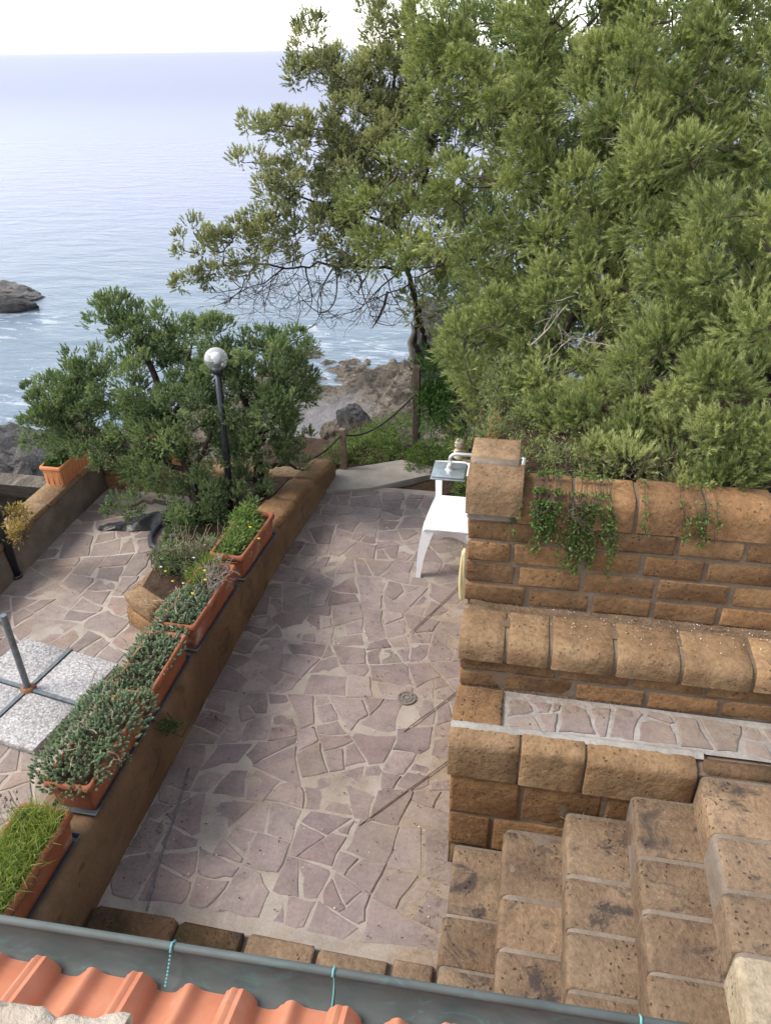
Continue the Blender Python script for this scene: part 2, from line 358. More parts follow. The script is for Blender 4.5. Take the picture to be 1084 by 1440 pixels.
# ------------------------------------------------------------------ mesh helpers
class MB:
    def __init__(s): s.v = []; s.f = []
    def add(s, vs, fs):
        o = len(s.v); s.v += [tuple(p) for p in vs]; s.f += [tuple(i + o for i in f) for f in fs]
    def box(s, a, b):
        x0, y0, z0 = a; x1, y1, z1 = b
        s.add([(x0, y0, z0), (x1, y0, z0), (x1, y1, z0), (x0, y1, z0), (x0, y0, z1), (x1, y0, z1), (x1, y1, z1), (x0, y1, z1)],
              [(0, 3, 2, 1), (4, 5, 6, 7), (0, 1, 5, 4), (1, 2, 6, 5), (2, 3, 7, 6), (3, 0, 4, 7)])
    def rbox(s, a, b, r=.012, jit=0., seed=0, tf=None):
        """box with rounded edges, a little uneven; about a hundred triangles"""
        a = Vector(a); b = Vector(b); c = (a + b) / 2; h = (b - a) / 2
        r = min(r, h.x * .9, h.y * .9, h.z * .9)
        rr = random.Random(seed)
        idx = {}; vs = []; fs = []
        def ax(hh): return (-hh, -hh + r, hh - r, hh)
        X, Y, Z = ax(h.x), ax(h.y), ax(h.z)
        def vert(i, j, k):
            if (i, j, k) not in idx:
                p = Vector((X[i], Y[j], Z[k])); q = Vector((max(-h.x + r, min(h.x - r, p.x)), max(-h.y + r, min(h.y - r, p.y)), max(-h.z + r, min(h.z - r, p.z))))
                d = p - q
                if d.length > 1e-9: p = q + d.normalized() * r
                if jit: p += Vector((rr.uniform(-jit, jit), rr.uniform(-jit, jit), rr.uniform(-jit, jit)))
                p = c + p
                if tf: p = tf(p)
                idx[(i, j, k)] = len(vs); vs.append(p)
            return idx[(i, j, k)]
        for u in range(3):
            for w in range(3):
                fs.append((vert(0, u, w), vert(0, u, w + 1), vert(0, u + 1, w + 1), vert(0, u + 1, w)))
                fs.append((vert(3, u, w), vert(3, u + 1, w), vert(3, u + 1, w + 1), vert(3, u, w + 1)))
                fs.append((vert(u, 0, w), vert(u + 1, 0, w), vert(u + 1, 0, w + 1), vert(u, 0, w + 1)))
                fs.append((vert(u, 3, w), vert(u, 3, w + 1), vert(u + 1, 3, w + 1), vert(u + 1, 3, w)))
                fs.append((vert(u, w, 0), vert(u, w + 1, 0), vert(u + 1, w + 1, 0), vert(u + 1, w, 0)))
                fs.append((vert(u, w, 3), vert(u + 1, w, 3), vert(u + 1, w + 1, 3), vert(u, w + 1, 3)))
        s.add(vs, fs)
    def tube(s, pts, rad, n=8, cap=True):
        pts = [Vector(p) for p in pts]
        if not hasattr(rad, '__len__'): rad = [rad] * len(pts)
        rings = []; prev = None
        for i, p in enumerate(pts):
            d = (pts[min(i + 1, len(pts) - 1)] - pts[max(i - 1, 0)]).normalized()
            if prev is None:
                a = d.cross(Vector((0, 0, 1)))
                if a.length < 1e-3: a = d.cross(Vector((1, 0, 0)))
            else: a = prev - d * prev.dot(d)
            a.normalize(); prev = a; bb = d.cross(a)
            rings.append([p + (a * math.cos(t) + bb * math.sin(t)) * rad[i] for t in (2 * math.pi * k / n for k in range(n))])
        vs = [v for r in rings for v in r]; fs = []
        for i in range(len(rings) - 1):
            for k in range(n):
                k2 = (k + 1) % n
                fs.append((i * n + k, i * n + k2, (i + 1) * n + k2, (i + 1) * n + k))
        if cap:
            fs.append(tuple(reversed(range(n)))); fs.append(tuple((len(rings) - 1) * n + k for k in range(n)))
        s.add(vs, fs)
    def lathe(s, prof, c, n=20):
        c = Vector(c); vs = []; fs = []
        for r, z in prof:
            for k in range(n):
                t = 2 * math.pi * k / n; vs.append(c + Vector((r * math.cos(t), r * math.sin(t), z)))
        for i in range(len(prof) - 1):
            for k in range(n):
                k2 = (k + 1) % n; fs.append((i * n + k, i * n + k2, (i + 1) * n + k2, (i + 1) * n + k))
        s.add(vs, fs)
    def sphere(s, c, r, n=20, m=12, sq=(1, 1, 1)):
        c = Vector(c); vs = []; fs = []
        for i in range(m + 1):
            ph = math.pi * i / m
            for k in range(n):
                t = 2 * math.pi * k / n
                vs.append(c + Vector((r * math.sin(ph) * math.cos(t) * sq[0], r * math.sin(ph) * math.sin(t) * sq[1], r * math.cos(ph) * sq[2])))
        for i in range(m):
            for k in range(n):
                k2 = (k + 1) % n; fs.append((i * n + k, (i + 1) * n + k, (i + 1) * n + k2, i * n + k2))
        s.add(vs, fs)
    def grid(s, nx, ny, fn):
        vs = [fn(i / nx, j / ny) for j in range(ny + 1) for i in range(nx + 1)]
        s.add(vs, [(j * (nx + 1) + i, j * (nx + 1) + i + 1, (j + 1) * (nx + 1) + i + 1, (j + 1) * (nx + 1) + i) for j in range(ny) for i in range(nx)])

def link(name, me, mt, root=None):
    o = bpy.data.objects.new(name, me); COL.objects.link(o)
    if mt is not None: me.materials.append(mt)
    if root is not None:
        o.parent = root
        r = root
        L = Vector(r.location)
        while r.parent: r = r.parent; L = L + r.location
        me.transform(Matrix.Translation(-L))
    return o
def part(name, mb, mt, root=None, smooth=True, angle=None, label=None, kind=None, weld=False):
    me = bpy.data.meshes.new(name); me.from_pydata(mb.v, [], mb.f)
    if weld:
        bm = bmesh.new(); bm.from_mesh(me); bmesh.ops.remove_doubles(bm, verts=bm.verts, dist=1e-5); bm.to_mesh(me); bm.free()
    me.update()
    if smooth: me.shade_smooth()
    if smooth and angle is not None:
        me.set_sharp_from_angle(angle=math.radians(angle))
    o = link(name, me, M[mt] if isinstance(mt, str) else mt, root)
    if label: o['label'] = label
    if kind: o['kind'] = kind
    return o
def thing(name, label, cat, loc=(0, 0, 0), group=None):
    o = bpy.data.objects.new(name, None); COL.objects.link(o); o.location = loc; o.empty_display_size = .1
    o['label'] = label; o['category'] = cat
    if group: o['group'] = group
    return o
def solo(name, mb, mt, label, cat, group=None, loc=None, **kw):
    o = part(name, mb, mt, **kw); o['label'] = label; o['category'] = cat
    if group: o['group'] = group
    base = Vector(loc) if loc is not None else Vector((sum(v[0] for v in mb.v) / len(mb.v), sum(v[1] for v in mb.v) / len(mb.v), min(v[2] for v in mb.v)))
    o.data.transform(Matrix.Translation(-base)); o.location = base
    return o
def struct(name, mb, mt, **kw):
    o = part(name, mb, mt, **kw); o['kind'] = 'structure'; return o

# ------------------------------------------------------------------ crazy paving
def clip(poly, p, n):
    out = []
    for i in range(len(poly)):
        a, b = poly[i], poly[(i + 1) % len(poly)]
        da = (a[0] - p[0]) * n[0] + (a[1] - p[1]) * n[1]; db = (b[0] - p[0]) * n[0] + (b[1] - p[1]) * n[1]
        if da <= 0: out.append(a)
        if (da < 0 < db) or (db < 0 < da):
            t = da / (da - db); out.append((a[0] + (b[0] - a[0]) * t, a[1] + (b[1] - a[1]) * t))
    return out
def area(p):
    return abs(sum(p[i][0] * p[(i + 1) % len(p)][1] - p[(i + 1) % len(p)][0] * p[i][1] for i in range(len(p)))) / 2
def quality(p):
    P_ = sum(math.dist(p[i], p[(i + 1) % len(p)]) for i in range(len(p))); q = 4 * math.pi * area(p) / (P_ * P_ + 1e-9)
    mn = 9
    for i in range(len(p)):
        a, b, c = p[i - 1], p[i], p[(i + 1) % len(p)]; u = (a[0] - b[0], a[1] - b[1]); v = (c[0] - b[0], c[1] - b[1]); lu, lv = math.hypot(*u), math.hypot(*v)
        if lu * lv > 1e-9: mn = min(mn, math.acos(max(-1, min(1, (u[0] * v[0] + u[1] * v[1]) / (lu * lv)))))
    return q + .3 * min(mn, 1.2)
def crazy(region, size, rr, joint=(.008, .02)):
    """irregular stones: the region is broken again and again across its longer way, then edges are bent, inset and chipped"""
    todo = [list(region)]; cells = []
    while todo:
        p = todo.pop(); A = area(p)
        if A < size * size * rr.choice((.55, .8, 1.1, 1.5, 2.0)): cells.append(p); continue
        best = max(((p[a], p[b]) for a in range(len(p)) for b in range(a)), key=lambda e: (e[0][0] - e[1][0]) ** 2 + (e[0][1] - e[1][1]) ** 2)
        dx, dy = best[1][0] - best[0][0], best[1][1] - best[0][1]; top = None
        for _ in range(10):
            t = rr.uniform(.36, .64); a = math.atan2(dy, dx) + max(-.8, min(.8, rr.gauss(0, .38)))
            c = (best[0][0] + dx * t + rr.gauss(0, .02), best[0][1] + dy * t + rr.gauss(0, .02)); n = (math.cos(a), math.sin(a))
            q1, q2 = clip(p, c, n), clip(p, c, (-n[0], -n[1]))
            if len(q1) < 3 or len(q2) < 3: continue
            sc = min(quality(q1), quality(q2)) + rr.uniform(0, .12)
            if top is None or sc > top[0]: top = (sc, q1, q2)
        if top is None: cells.append(p); continue
        q1, q2 = top[1:]
        todo += [q1, q2]
    def warp(x, y):
        return (x + .028 * noise.noise((x * 4.5, y * 4.5, 3.1)) + .010 * noise.noise((x * 13, y * 13, 7.7)), y + .028 * noise.noise((x * 4.5, y * 4.5, 9.4)) + .010 * noise.noise((x * 13, y * 13, 1.2)))
    out = []
    for poly in cells:
        cx = sum(a[0] for a in poly) / len(poly); cy = sum(a[1] for a in poly) / len(poly)
        q = list(poly)
        for k in range(len(poly)):
            a, b = poly[k], poly[(k + 1) % len(poly)]
            ex, ey = b[0] - a[0], b[1] - a[1]; L = math.hypot(ex, ey)
            if L < 1e-6: continue
            nx, ny = ey / L, -ex / L
            if (cx - a[0]) * nx + (cy - a[1]) * ny > 0: nx, ny = -nx, -ny
            ang = rr.gauss(0, .06); c_, s_ = math.cos(ang), math.sin(ang); w = rr.uniform(*joint)
            q = clip(q, ((a[0] + b[0]) / 2 - nx * w, (a[1] + b[1]) / 2 - ny * w), (nx * c_ - ny * s_, nx * s_ + ny * c_))
            if len(q) < 3: break
        if len(q) < 3: continue
        for _ in range(rr.choice((0, 0, 1, 1, 2))):           # a chipped corner
            k = rr.randrange(len(q)); v = q[k]; d = (v[0] - cx, v[1] - cy); L = math.hypot(*d) or 1; an = math.atan2(d[1], d[0]) + rr.gauss(0, .35); f = rr.uniform(.72, .9)
            q = clip(q, (cx + d[0] * f, cy + d[1] * f), (math.cos(an), math.sin(an)))
            if len(q) < 3: break
        if len(q) < 3 or area(q) < .0012: continue
        o = []
        for k in range(len(q)):
            a, b = q[k], q[(k + 1) % len(q)]; L = math.hypot(b[0] - a[0], b[1] - a[1])
            if L < .006: continue
            o.append(warp(*a))
            m_ = 2 if L > size * .7 else 1 if L > size * .3 else 0
            for h in range(m_):
                t = (h + 1) / (m_ + 1) + rr.uniform(-.08, .08); w_ = warp(a[0] + (b[0] - a[0]) * t, a[1] + (b[1] - a[1]) * t); o.append((w_[0] + rr.gauss(0, .0025), w_[1] + rr.gauss(0, .0025)))
        if len(o) >= 3: out.append(o)
    return out
def stone_mesh(poly, z, h, rr, bev=.004, tilt=.004):
    cx = sum(p[0] for p in poly) / len(poly); cy = sum(p[1] for p in poly) / len(poly)
    if sum(poly[i][0] * poly[(i + 1) % len(poly)][1] - poly[(i + 1) % len(poly)][0] * poly[i][1] for i in range(len(poly))) < 0: poly = poly[::-1]
    n = len(poly); tx, ty = rr.uniform(-tilt, tilt) * 4, rr.uniform(-tilt, tilt) * 4
    zz = lambda p: (p[0] - cx) * tx + (p[1] - cy) * ty
    vs = [(p[0], p[1], z - .02) for p in poly] + [(p[0], p[1], z + h - bev + zz(p)) for p in poly]
    ins = []
    for p in poly:
        d = math.hypot(p[0] - cx, p[1] - cy); f = max(.5, 1 - bev * 1.6 / max(d, .01)); ins.append((cx + (p[0] - cx) * f, cy + (p[1] - cy) * f))
    vs += [(p[0], p[1], z + h + zz(p)) for p in ins]
    fs = [tuple(range(2 * n, 3 * n))]
    for k in range(n):
        k2 = (k + 1) % n
        fs += [(k, k2, n + k2, n + k), (n + k, n + k2, 2 * n + k2, 2 * n + k)]
    mb = MB(); mb.add(vs, fs); return mb
def pave(root, region, size, z, mt, seed, joint=(.008, .02), hh=(.002, .009), skip=None, zf=None):
    rr = random.Random(seed); k = 0
    for poly in crazy(region, size, rr, joint):
        cx = sum(p[0] for p in poly) / len(poly); cy = sum(p[1] for p in poly) / len(poly)
        if skip and skip(cx, cy): continue
        part('paving_stone', stone_mesh(poly, z, rr.uniform(*hh), rr), mt, root, smooth=False); k += 1
    return k
def bed_grid(x0, x1, y0, y1, z, step=.03, amp=.004, f=None):
    mb = MB(); nx = max(1, int((x1 - x0) / step)); ny = max(1, int((y1 - y0) / step))
    def fn(u, v):
        x = x0 + (x1 - x0) * u; y = y0 + (y1 - y0) * v
        h = noise.noise((x * 3.1, y * 3.1, 1)) * amp + noise.noise((x * 11, y * 11, 4)) * amp * .45
        return (x, y, z + h + (f(x, y) if f else 0))
    mb.grid(nx, ny, fn); return mb

# ------------------------------------------------------------------ GROUND, SEA, TERRAIN
mb = MB(); S = 7000
mb.add([(-S, 14, ZS), (S, 14, ZS), (S, S, ZS), (-S, S, ZS)], [(0, 1, 2, 3)])
struct('sea', mb, 'sea')

COVE = PZ(452, 578, -6.3)
def terr_h(x, y):
    # bank falls from the terrace to the rocky shore, then slips under the water
    y0 = 6.6
    t = max(0., (y - y0))
    if y < y0: z = -.45
    elif t < 9: z = -.45 - 5.15 * (t / 9) ** .85
    else: z = -5.6 - (t - 9) * .102
    sm = min(1, t / 8)
    n1 = noise.fractal((x * .33, y * .33, 3.3), 1.0, 2.1, 5); n2 = noise.hetero_terrain((x * .8, y * .9, 1.7), .9, 2.2, 5, .6)
    # pale cove left of the middle
    cove = math.exp(-(((x - COVE.x) / 1.7) ** 2 + ((y - COVE.y) / 3.6) ** 2))
    z += sm * ((n1 * .26 + (n2 - .6) * .24 - .58 + .3 * abs(noise.noise((x * 2.3, y * 2.0, 5))) + .16 * noise.turbulence((x * 3.6, y * 3.2, 2), 4, True) + .14 * noise.ridged_multi_fractal((x * 1.1, y * 1.0, 8), .9, 2.1, 5, 1.0, 2.0)) * (1 - .85 * cove)) - cove * .38
    if x > -4.6 and y > 24: z += .35 * math.exp(-((x + 3.2) / 1.6) ** 2)
    if x < -9: z -= min(2.2, (-9 - x) * .3) * sm
    if x < -5 and y < 13: z -= .5 * sm
    return z
mb = MB()
mb.grid(190, 250, lambda u, v: (-16 + 26 * u, 6.3 + 29 * v, terr_h(-16 + 26 * u, 6.3 + 29 * v)))
struct('rocky_shore', mb, 'rock', angle=35)
# wide ground under and around the terraces, out to the sides
mb = MB()
mb.add([(-30, -30, -.46), (30, -30, -.46), (30, 6.35, -.46), (-4.2, 6.35, -.46), (-4.2, -2, -.46), (-30, -2, -.46)], [(0, 1, 2, 3, 4, 5)])
struct('ground', mb, 'soil_pale', smooth=False)

# sea air: one even volume round everything
mb = MB(); mb.box((-7300, -60, ZS - 1), (7300, 7300, 6.0))
hm = bpy.data.materials.new('sea_air'); hm.use_nodes = True; hm.node_tree.nodes.clear()
hv = hm.node_tree.nodes.new('ShaderNodeVolumePrincipled'); hv.inputs['Color'].default_value = (.93, .94, 1, 1); hv.inputs['Density'].default_value = .9e-4; hv.inputs['Anisotropy'].default_value = .2
ho_ = hm.node_tree.nodes.new('ShaderNodeOutputMaterial'); hm.node_tree.links.new(hv.outputs[0], ho_.inputs['Volume'])
hz_ = part('haze', mb, hm, smooth=False, kind='stuff')

# tilted rock slabs left of the terrace
def rough_rock(c, sx, sy, sz, seed, n=26, m=18, rough=.25, flat=0., tilt=None):
    mb = MB(); c = Vector(c); o = Vector((seed * 7.3, seed * 3.1, seed * 1.7))
    R = Matrix.Rotation(tilt[0], 3, 'X') @ Matrix.Rotation(tilt[1], 3, 'Y') @ Matrix.Rotation(tilt[2], 3, 'Z') if tilt else Matrix.Identity(3)
    for i in range(m + 1):
        for k in range(n):
            ph = math.pi * i / m; th = 2 * math.pi * k / n
            d = Vector((math.sin(ph) * math.cos(th), math.sin(ph) * math.sin(th), math.cos(ph)))
            e = max(abs(d.x), abs(d.y), abs(d.z)); q = d * (1 + (1 / e - 1) * flat)
            r = 1 + rough * noise.fractal(d * 1.3 + o, 1, 2.1, 5) + rough * .45 * abs(noise.noise(d * 4.1 + o))
            p = Vector((q.x * sx, q.y * sy, q.z * sz)) * r
            mb.v.append(tuple(c + R @ p))
    for i in range(m):
        for k in range(n):
            k2 = (k + 1) % n; mb.f.append((i * n + k, (i + 1) * n + k, (i + 1) * n + k2, i * n + k2))
    return mb
ro = thing('rock_outcrop', 'grey layered rock ledge sloping to the sea beyond the left terrace wall', 'rock', (-10, 12, -6))
e_ = (PZ(60, 598, -4.3) - PZ(0, 642, -3.7)); e_.z = 0; e_.normalize(); n_ = Vector((-e_.y, e_.x, 0))
def ledge(u, v):
    x = -17.5 + 10.2 * u; y = 8.6 + 9.4 * v
    h = -2.75 - .36 * (y - 10.2) + .02 * (x + 9)
    a = (x * n_.x + y * n_.y) * .95 + .5 * noise.noise((x * .45, y * .45, 0)) + .12 * noise.noise((x * 2.2, y * 2.2, 4)); f = a - math.floor(a)
    b2 = (x * n_.x + y * n_.y) * 3.1 + .6 * noise.noise((x * .8, y * .8, 7)); f2 = b2 - math.floor(b2)
    h += .42 * (f if f < .82 else (1 - f) / .18 * .82) + .10 * (f2 if f2 < .8 else (1 - f2) / .2 * .8)
    c = (x * e_.x + y * e_.y) * .5 + .8 * noise.noise((x * .3, y * .3, 11)); fc = abs(c - math.floor(c) - .5)
    h -= .22 * max(0, 1 - fc / .05) + .0
    h += .10 * noise.fractal((x * 1.7, y * 1.7, 2), 1, 2.1, 5) + .25 * noise.noise((x * .35, y * .35, 6))
    h -= 2.2 * max(0, (y - 15.2) / 2.6) ** 1.5 + 2.6 * max(0, (x + 8.6) / 1.2) ** 1.5
    return (x, y, h)
mb = MB(); mb.grid(170, 170, ledge); part('rock_ledge', mb, 'rock_slab', ro, angle=32)
def boulder(name, px, py, z, sx, sy, sz, seed, label, mt='rock_grey', group=None, tilt=None, rough=.3, flat=.3, cat='boulder'):
    mb = rough_rock(PZ(px, py, z), sx, sy, sz, seed, 34, 22, rough, flat, tilt)
    return solo(name, mb, mt, label, cat, group, angle=40)
def ground_hit(px, py):
    d = ray(px, py); p = Vector((0, 0, H)); t = 7.0
    while t < 60:
        q = p + d * t
        if q.y > 6.6 and q.z < terr_h(q.x, q.y): return q
        t += .05
    return p + d * t
g = ground_hit(502, 622)
boulder('boulder', 502, 606, PY(502, 600, g.y).z, .019 * depth(g), .4, .028 * depth(g), 5, 'big dark grey pointed boulder behind the rope between the two wooden posts', tilt=(.1, -.3, .4), rough=.35, flat=.35)
g = ground_hit(468, 620)
boulder('boulder', 468, 608, PY(468, 608, g.y).z, .014 * depth(g), .4, .013 * depth(g), 8, 'low reddish brown boulder left of the short wooden post, beside the cove', 'rock')
boulder('boulder', 640, 500, -4.6, 1.1, 1.2, 1.7, 12, 'dark grey rock mass behind the twisted tree trunk at the shore', rough=.4)
sr = thing('sea_rock', 'low dark double rock rising from the sea at the left edge', 'rock', tuple(PZ(8, 432, ZS)))
part('rock_hump', rough_rock(PZ(-4, 415, ZS + .1), 2.1, 1.0, .62, 21, 40, 24, .3, .3), 'rock_slab', sr, angle=45)
part('rock_hump', rough_rock(PZ(-2, 434, ZS), 1.9, .7, .55, 22, 40, 24, .3, .3), 'rock_grey', sr, angle=45)

# ------------------------------------------------------------------ WALKWAY
XL, XR, Y0, YE = -1.80, -0.15, 1.83, 6.02
wk = struct('walkway', bed_grid(XL - .05, .2, .6, YE + .1, 0, .025, .0045), 'bed')
for_region = [(XL + .0, Y0 + .1), (XR + .02, Y0 + .1), (XR + .02, YE - .02), (XL + .0, YE + .05)]
pave(wk, for_region, .195, -.001, 'stone', 5, (.0015, .0085), (.001, .008))
# bare concrete apron at the far end
mb = MB()
ap = [PZ(452, 694), PZ(520, 690), PZ(600, 672), PZ(640, 668), PZ(590, 655), PZ(565, 650), PZ(528, 656), PZ(474, 664)]
cc = sum(ap, Vector()) / len(ap)
vs = [(p.x, p.y, .028) for p in ap] + [(cc.x + (p.x - cc.x) * 1.03, cc.y + (p.y - cc.y) * 1.03, -.1) for p in ap]
n = len(ap); mb.add(vs, [tuple(range(n))] + [(k, (k + 1) % n, n + (k + 1) % n, n + k) for k in range(n)])
struct('concrete_apron', mb, 'concrete', smooth=False)
# bank of earth past the end of the walkway
mb = MB(); mb.grid(60, 40, lambda u, v: (-2.6 + 4.2 * u, 6.0 + 3.4 * v, -.03 - .95 * max(0, v * 3.4 - 1.05) ** 1.5 + .05 * noise.noise((u * 9, v * 9, 0)) + (max(0, (-2.6 + 4.2 * u) + .75) * .62)))
struct('bank', mb, 'soil')

# edging of tuff blocks at the near end
ed = thing('garden_edging', 'mossy row of brown tuff blocks edging the near end of the paved walkway', 'edging', (-1, 1.75, 0))
xs = [-1.78, -1.36, -1.03, -.70, -.36, -.16]
for i in range(5):
    b = MB(); b.rbox((xs[i] + .008, 1.58 + random.uniform(-.01, .01), -.05), (xs[i + 1] - .008, 1.855 + random.uniform(-.012, .012) + .014 * i * 0, .045 + random.uniform(-.008, .01)), .018, .006, i + 40)
    part('block', b, 'tuff_old' if i < 2 else 'tuff_step', ed, label='blackened mossy block' if i == 0 else None)
b = MB(); b.box((-1.79, 1.57, -.06), (-.15, 1.85, .012)); part('mortar_bed', b, 'mortar_step', ed, smooth=False)

# drain
dr = thing('floor_drain', 'small round grey floor drain set in the sandy paving', 'drain', tuple(PZ(572, 982)))
c = PZ(572, 982, .004)
b = MB(); b.lathe([(0.0, .006), (.018, .006), (.018, .003), (.024, .003), (.024, .007), (.036, .007), (.036, .003), (.046, .003), (.048, .008), (.058, .008), (.062, -.01)], c, 24); part('grate', b, 'iron', dr, angle=30)
for k in range(8):
    a = k * math.pi / 4; b = MB(); d = Vector((math.cos(a), math.sin(a), 0)); b.tube([c + d * .02 + Vector((0, 0, .005)), c + d * .05 + Vector((0, 0, .005))], .0035, 5); part('rib', b, 'iron', dr)

# thin dark lines on the paving next to the wall, built as slim rods
for i, (p, q, lab) in enumerate([((646, 824), (577, 890), 'thin dark line on the paving, farthest of three beside the right wall'),
                            ((642, 973), (568, 1028), 'thin dark line on the paving just right of the floor drain'),
                            ((633, 1068), (505, 1160), 'long thin dark line on the paving, nearest of three beside the right wall')]):
    a = PZ(*p, .014); c2 = PZ(*q, .014)
    mb = MB(); mb.tube([a.lerp(c2, t) + Vector((0, 0, .002 * math.sin(t * 9 + i))) for t in np.linspace(0, 1, 8)], .0036, 6)
    solo('dark_line', mb, 'dark_line', lab, 'dark_line', 'dark lines by the right wall')
mb = MB(); a = PZ(266, 1080, .012); c2 = PZ(205, 1280, .012)
mb.tube([a.lerp(c2, t) + Vector((.006 * math.sin(t * 7), 0, 0)) for t in np.linspace(0, 1, 14)], .004, 6)
solo('cable', mb, 'steel', 'thin grey cable lying along the left side of the walkway', 'cable')

# ------------------------------------------------------------------ RETAINING WALLS
def lumpy_core(a, b, face_y=True, amp=.0035, step=.022):
    """mortar backing whose front bulges a little so it smears over the joints in places"""
    mb = MB(); (x0, y0, z0), (x1, y1, z1) = a, b
    nx = int((x1 - x0) / step) + 1; nz = int((z1 - z0) / step) + 1
    mb.grid(nx, nz, lambda u, v: (x0 + (x1 - x0) * u, y0 + amp * (noise.noise((x0 + (x1 - x0) * u * 9, v * 7 + y0, 2)) + .8 * noise.noise(((x0 + (x1 - x0) * u) * 26, (z0 + (z1 - z0) * v) * 26, y0))), z0 + (z1 - z0) * v))
    ny = int((y1 - y0) / step) + 1
    mb.grid(nx, ny, lambda u, v: (x0 + (x1 - x0) * u, y0 + (y1 - y0) * v, z1 + (amp * noise.noise(((x0 + (x1 - x0) * u) * 16, (y0 + (y1 - y0) * v) * 16, 0)) if 0 < v < 1 else 0)))
    mb.add([(x0, y0, z0), (x0, y1, z0), (x0, y1, z1), (x0, y0, z1)], [(0, 1, 2, 3)][::-1])
    mb.add([(x1, y0, z0), (x1, y1, z0), (x1, y1, z1), (x1, y0, z1)], [(0, 1, 2, 3)])
    mb.add([(x0, y1, z0), (x1, y1, z0), (x1, y1, z1), (x0, y1, z1)], [(3, 2, 1, 0)])
    return mb
def course(root, xs, y0, y1, z0, z1, mt, gap=.0085, r=.012, jit=.004, first=None, seed=0, tilt=.0):
    for i in range(len(xs) - 1):
        b = MB(); sd = seed * 100 + i; rr = random.Random(sd)
        g = gap * rr.uniform(.6, 1.5); dy = rr.uniform(-.004, .003)
        b.rbox((xs[i] + (g if i else 0), y0 + dy, z0 + gap * rr.uniform(.5, 1.2)), (xs[i + 1] - g, y1, z1 - gap * rr.uniform(.3, 1.0)), r, jit, sd, (lambda p: Vector((p.x, p.y, p.z + tilt * (p.x + .2)))) if tilt else None)
        part('block', b, first if (first and i == 0) else mt, root, label='paler, less weathered block' if (first and i == 0) else None)
def nose_block(root, a0, a1, f, bk, z0, z1, R, mt, axis='x', seed=0, amp=.005, label=None, name='block', tilt=0.):
    """block with one long rounded nose (towards -Y, or towards -X when axis is 'y'), sawn ends, uneven faces"""
    rr = random.Random(seed); b = MB(); o = rr.uniform(0, 90)
    prof = [(f, z0), (f, z0 + (z1 - R - z0) * .5), (f, z1 - R)] + [(f + R - R * math.cos(t), z1 - R + R * math.sin(t)) for t in (.4, .8, 1.2, math.pi / 2)] + [(f + R + (bk - f - R) * .5, z1), (bk, z1), (bk, z0)]
    nx = 5; n = len(prof); c = 0.004
    st_ = [a0, a0 + c] + [a0 + (a1 - a0) * k / nx for k in range(1, nx)] + [a1 - c, a1]
    R2_ = rr.uniform(-.004, .004) if name != 'mortar' else 0
    for i, a in enumerate(st_):
        sh_ = .004 if i in (0, len(st_) - 1) else 0
        for k, (y, z) in enumerate(prof):
            e = 0 if k in (0, n - 1, n - 2) else 1
            w = amp * e * (noise.noise((a * 11 + o, y * 9, z * 9)) + .5 * noise.noise((a * 31 + o, y * 25, z * 25)))
            yy = y + w + R2_ + sh_ * (1 if k < 5 else 0); zz = z + (w * .8 - sh_ if k >= 4 and k < n - 1 else 0) + tilt * (a - a0)
            b.v.append((a, yy, zz) if axis == 'x' else (yy, a, zz))
    m_ = len(st_)
    for i in range(m_ - 1):
        for k in range(n - 2):
            q = (i * n + k, (i + 1) * n + k, (i + 1) * n + k + 1, i * n + k + 1); b.f.append(q if axis == 'x' else q[::-1])
    e1, e2 = tuple(range(n)), tuple((m_ - 1) * n + k for k in range(n))
    b.f += [e1 if axis == 'x' else e1[::-1], e2[::-1] if axis == 'x' else e2]
    return part(name, b, mt, root, angle=55, label=label)
def copings(root, xs, f, bk, z0, z1, R, mt, seed, gap=.007, **kw):
    nose_block(root, xs[0] + .006, xs[-1] - .006, f + .010, bk - .003, z0 + .002, z1 - .009, R, 'mortar_wall', seed=seed, amp=.002, name='mortar')
    for i in range(len(xs) - 1): nose_block(root, xs[i] + gap * .8, xs[i + 1] - gap * .8, f, bk, z0 + random.uniform(-.003, .003), z1 + random.uniform(-.002, .004), R, mt, seed=seed * 50 + i, **kw) if i else nose_block(root, xs[0], xs[1] - gap * .8, f, bk, z0, z1, R, 'tuff_pale' if mt == 'tuff_mid' else mt, seed=seed * 50, **kw)  # left end block palest, its brighter light put into the colour
def runs(x0, x1, L, off, rr, first=None):
    xs = [x0]; x = x0 + (first if first else L * off)
    while x < x1 - L * .3:
        xs.append(x); x += L * rr.uniform(.88, 1.12)
    xs.append(x1); return xs
rr = random.Random(4)
XW = -0.185
# lower tier, beside the steps
w1 = thing('retaining_wall', 'lowest brown tuff wall, running from the walkway behind the steps', 'retaining wall', (XW, 2.39, 0))
part('mortar', lumpy_core((XW + .012, 2.3965, -.05), (1.75, 2.6, .862)), 'mortar_wall', w1)
for ci, (z0, z1, off) in enumerate([(0., .16, .8), (.16, .40, .55), (.40, .665, .9)]):
    course(w1, runs(XW + .006 * (3 - ci), 1.75, .36, off, rr), 2.39, 2.52, z0, z1, 'tuff', seed=ci + 1, r=.014)
copings(w1, [XW - .01, .12, .40, .86], 2.378, 2.48, .665, .885, .045, 'tuff_mid', 7, gap=.006)
course(w1, [.885, 1.25, 1.75], 2.40, 2.475, .76, .90, 'tuff_old', seed=8, r=.02)
b = MB(); b.grid(60, 4, lambda u, v: (XW - .01 + (.90 - XW) * u, 2.465 + .045 * v + .008 * noise.noise((u * 25, v, 1)), .884 + .010 * math.sin(math.pi * v) + .004 * noise.noise((u * 40, v * 4, 2)))); part('mortar_strip', b, 'mortar_grey', w1)
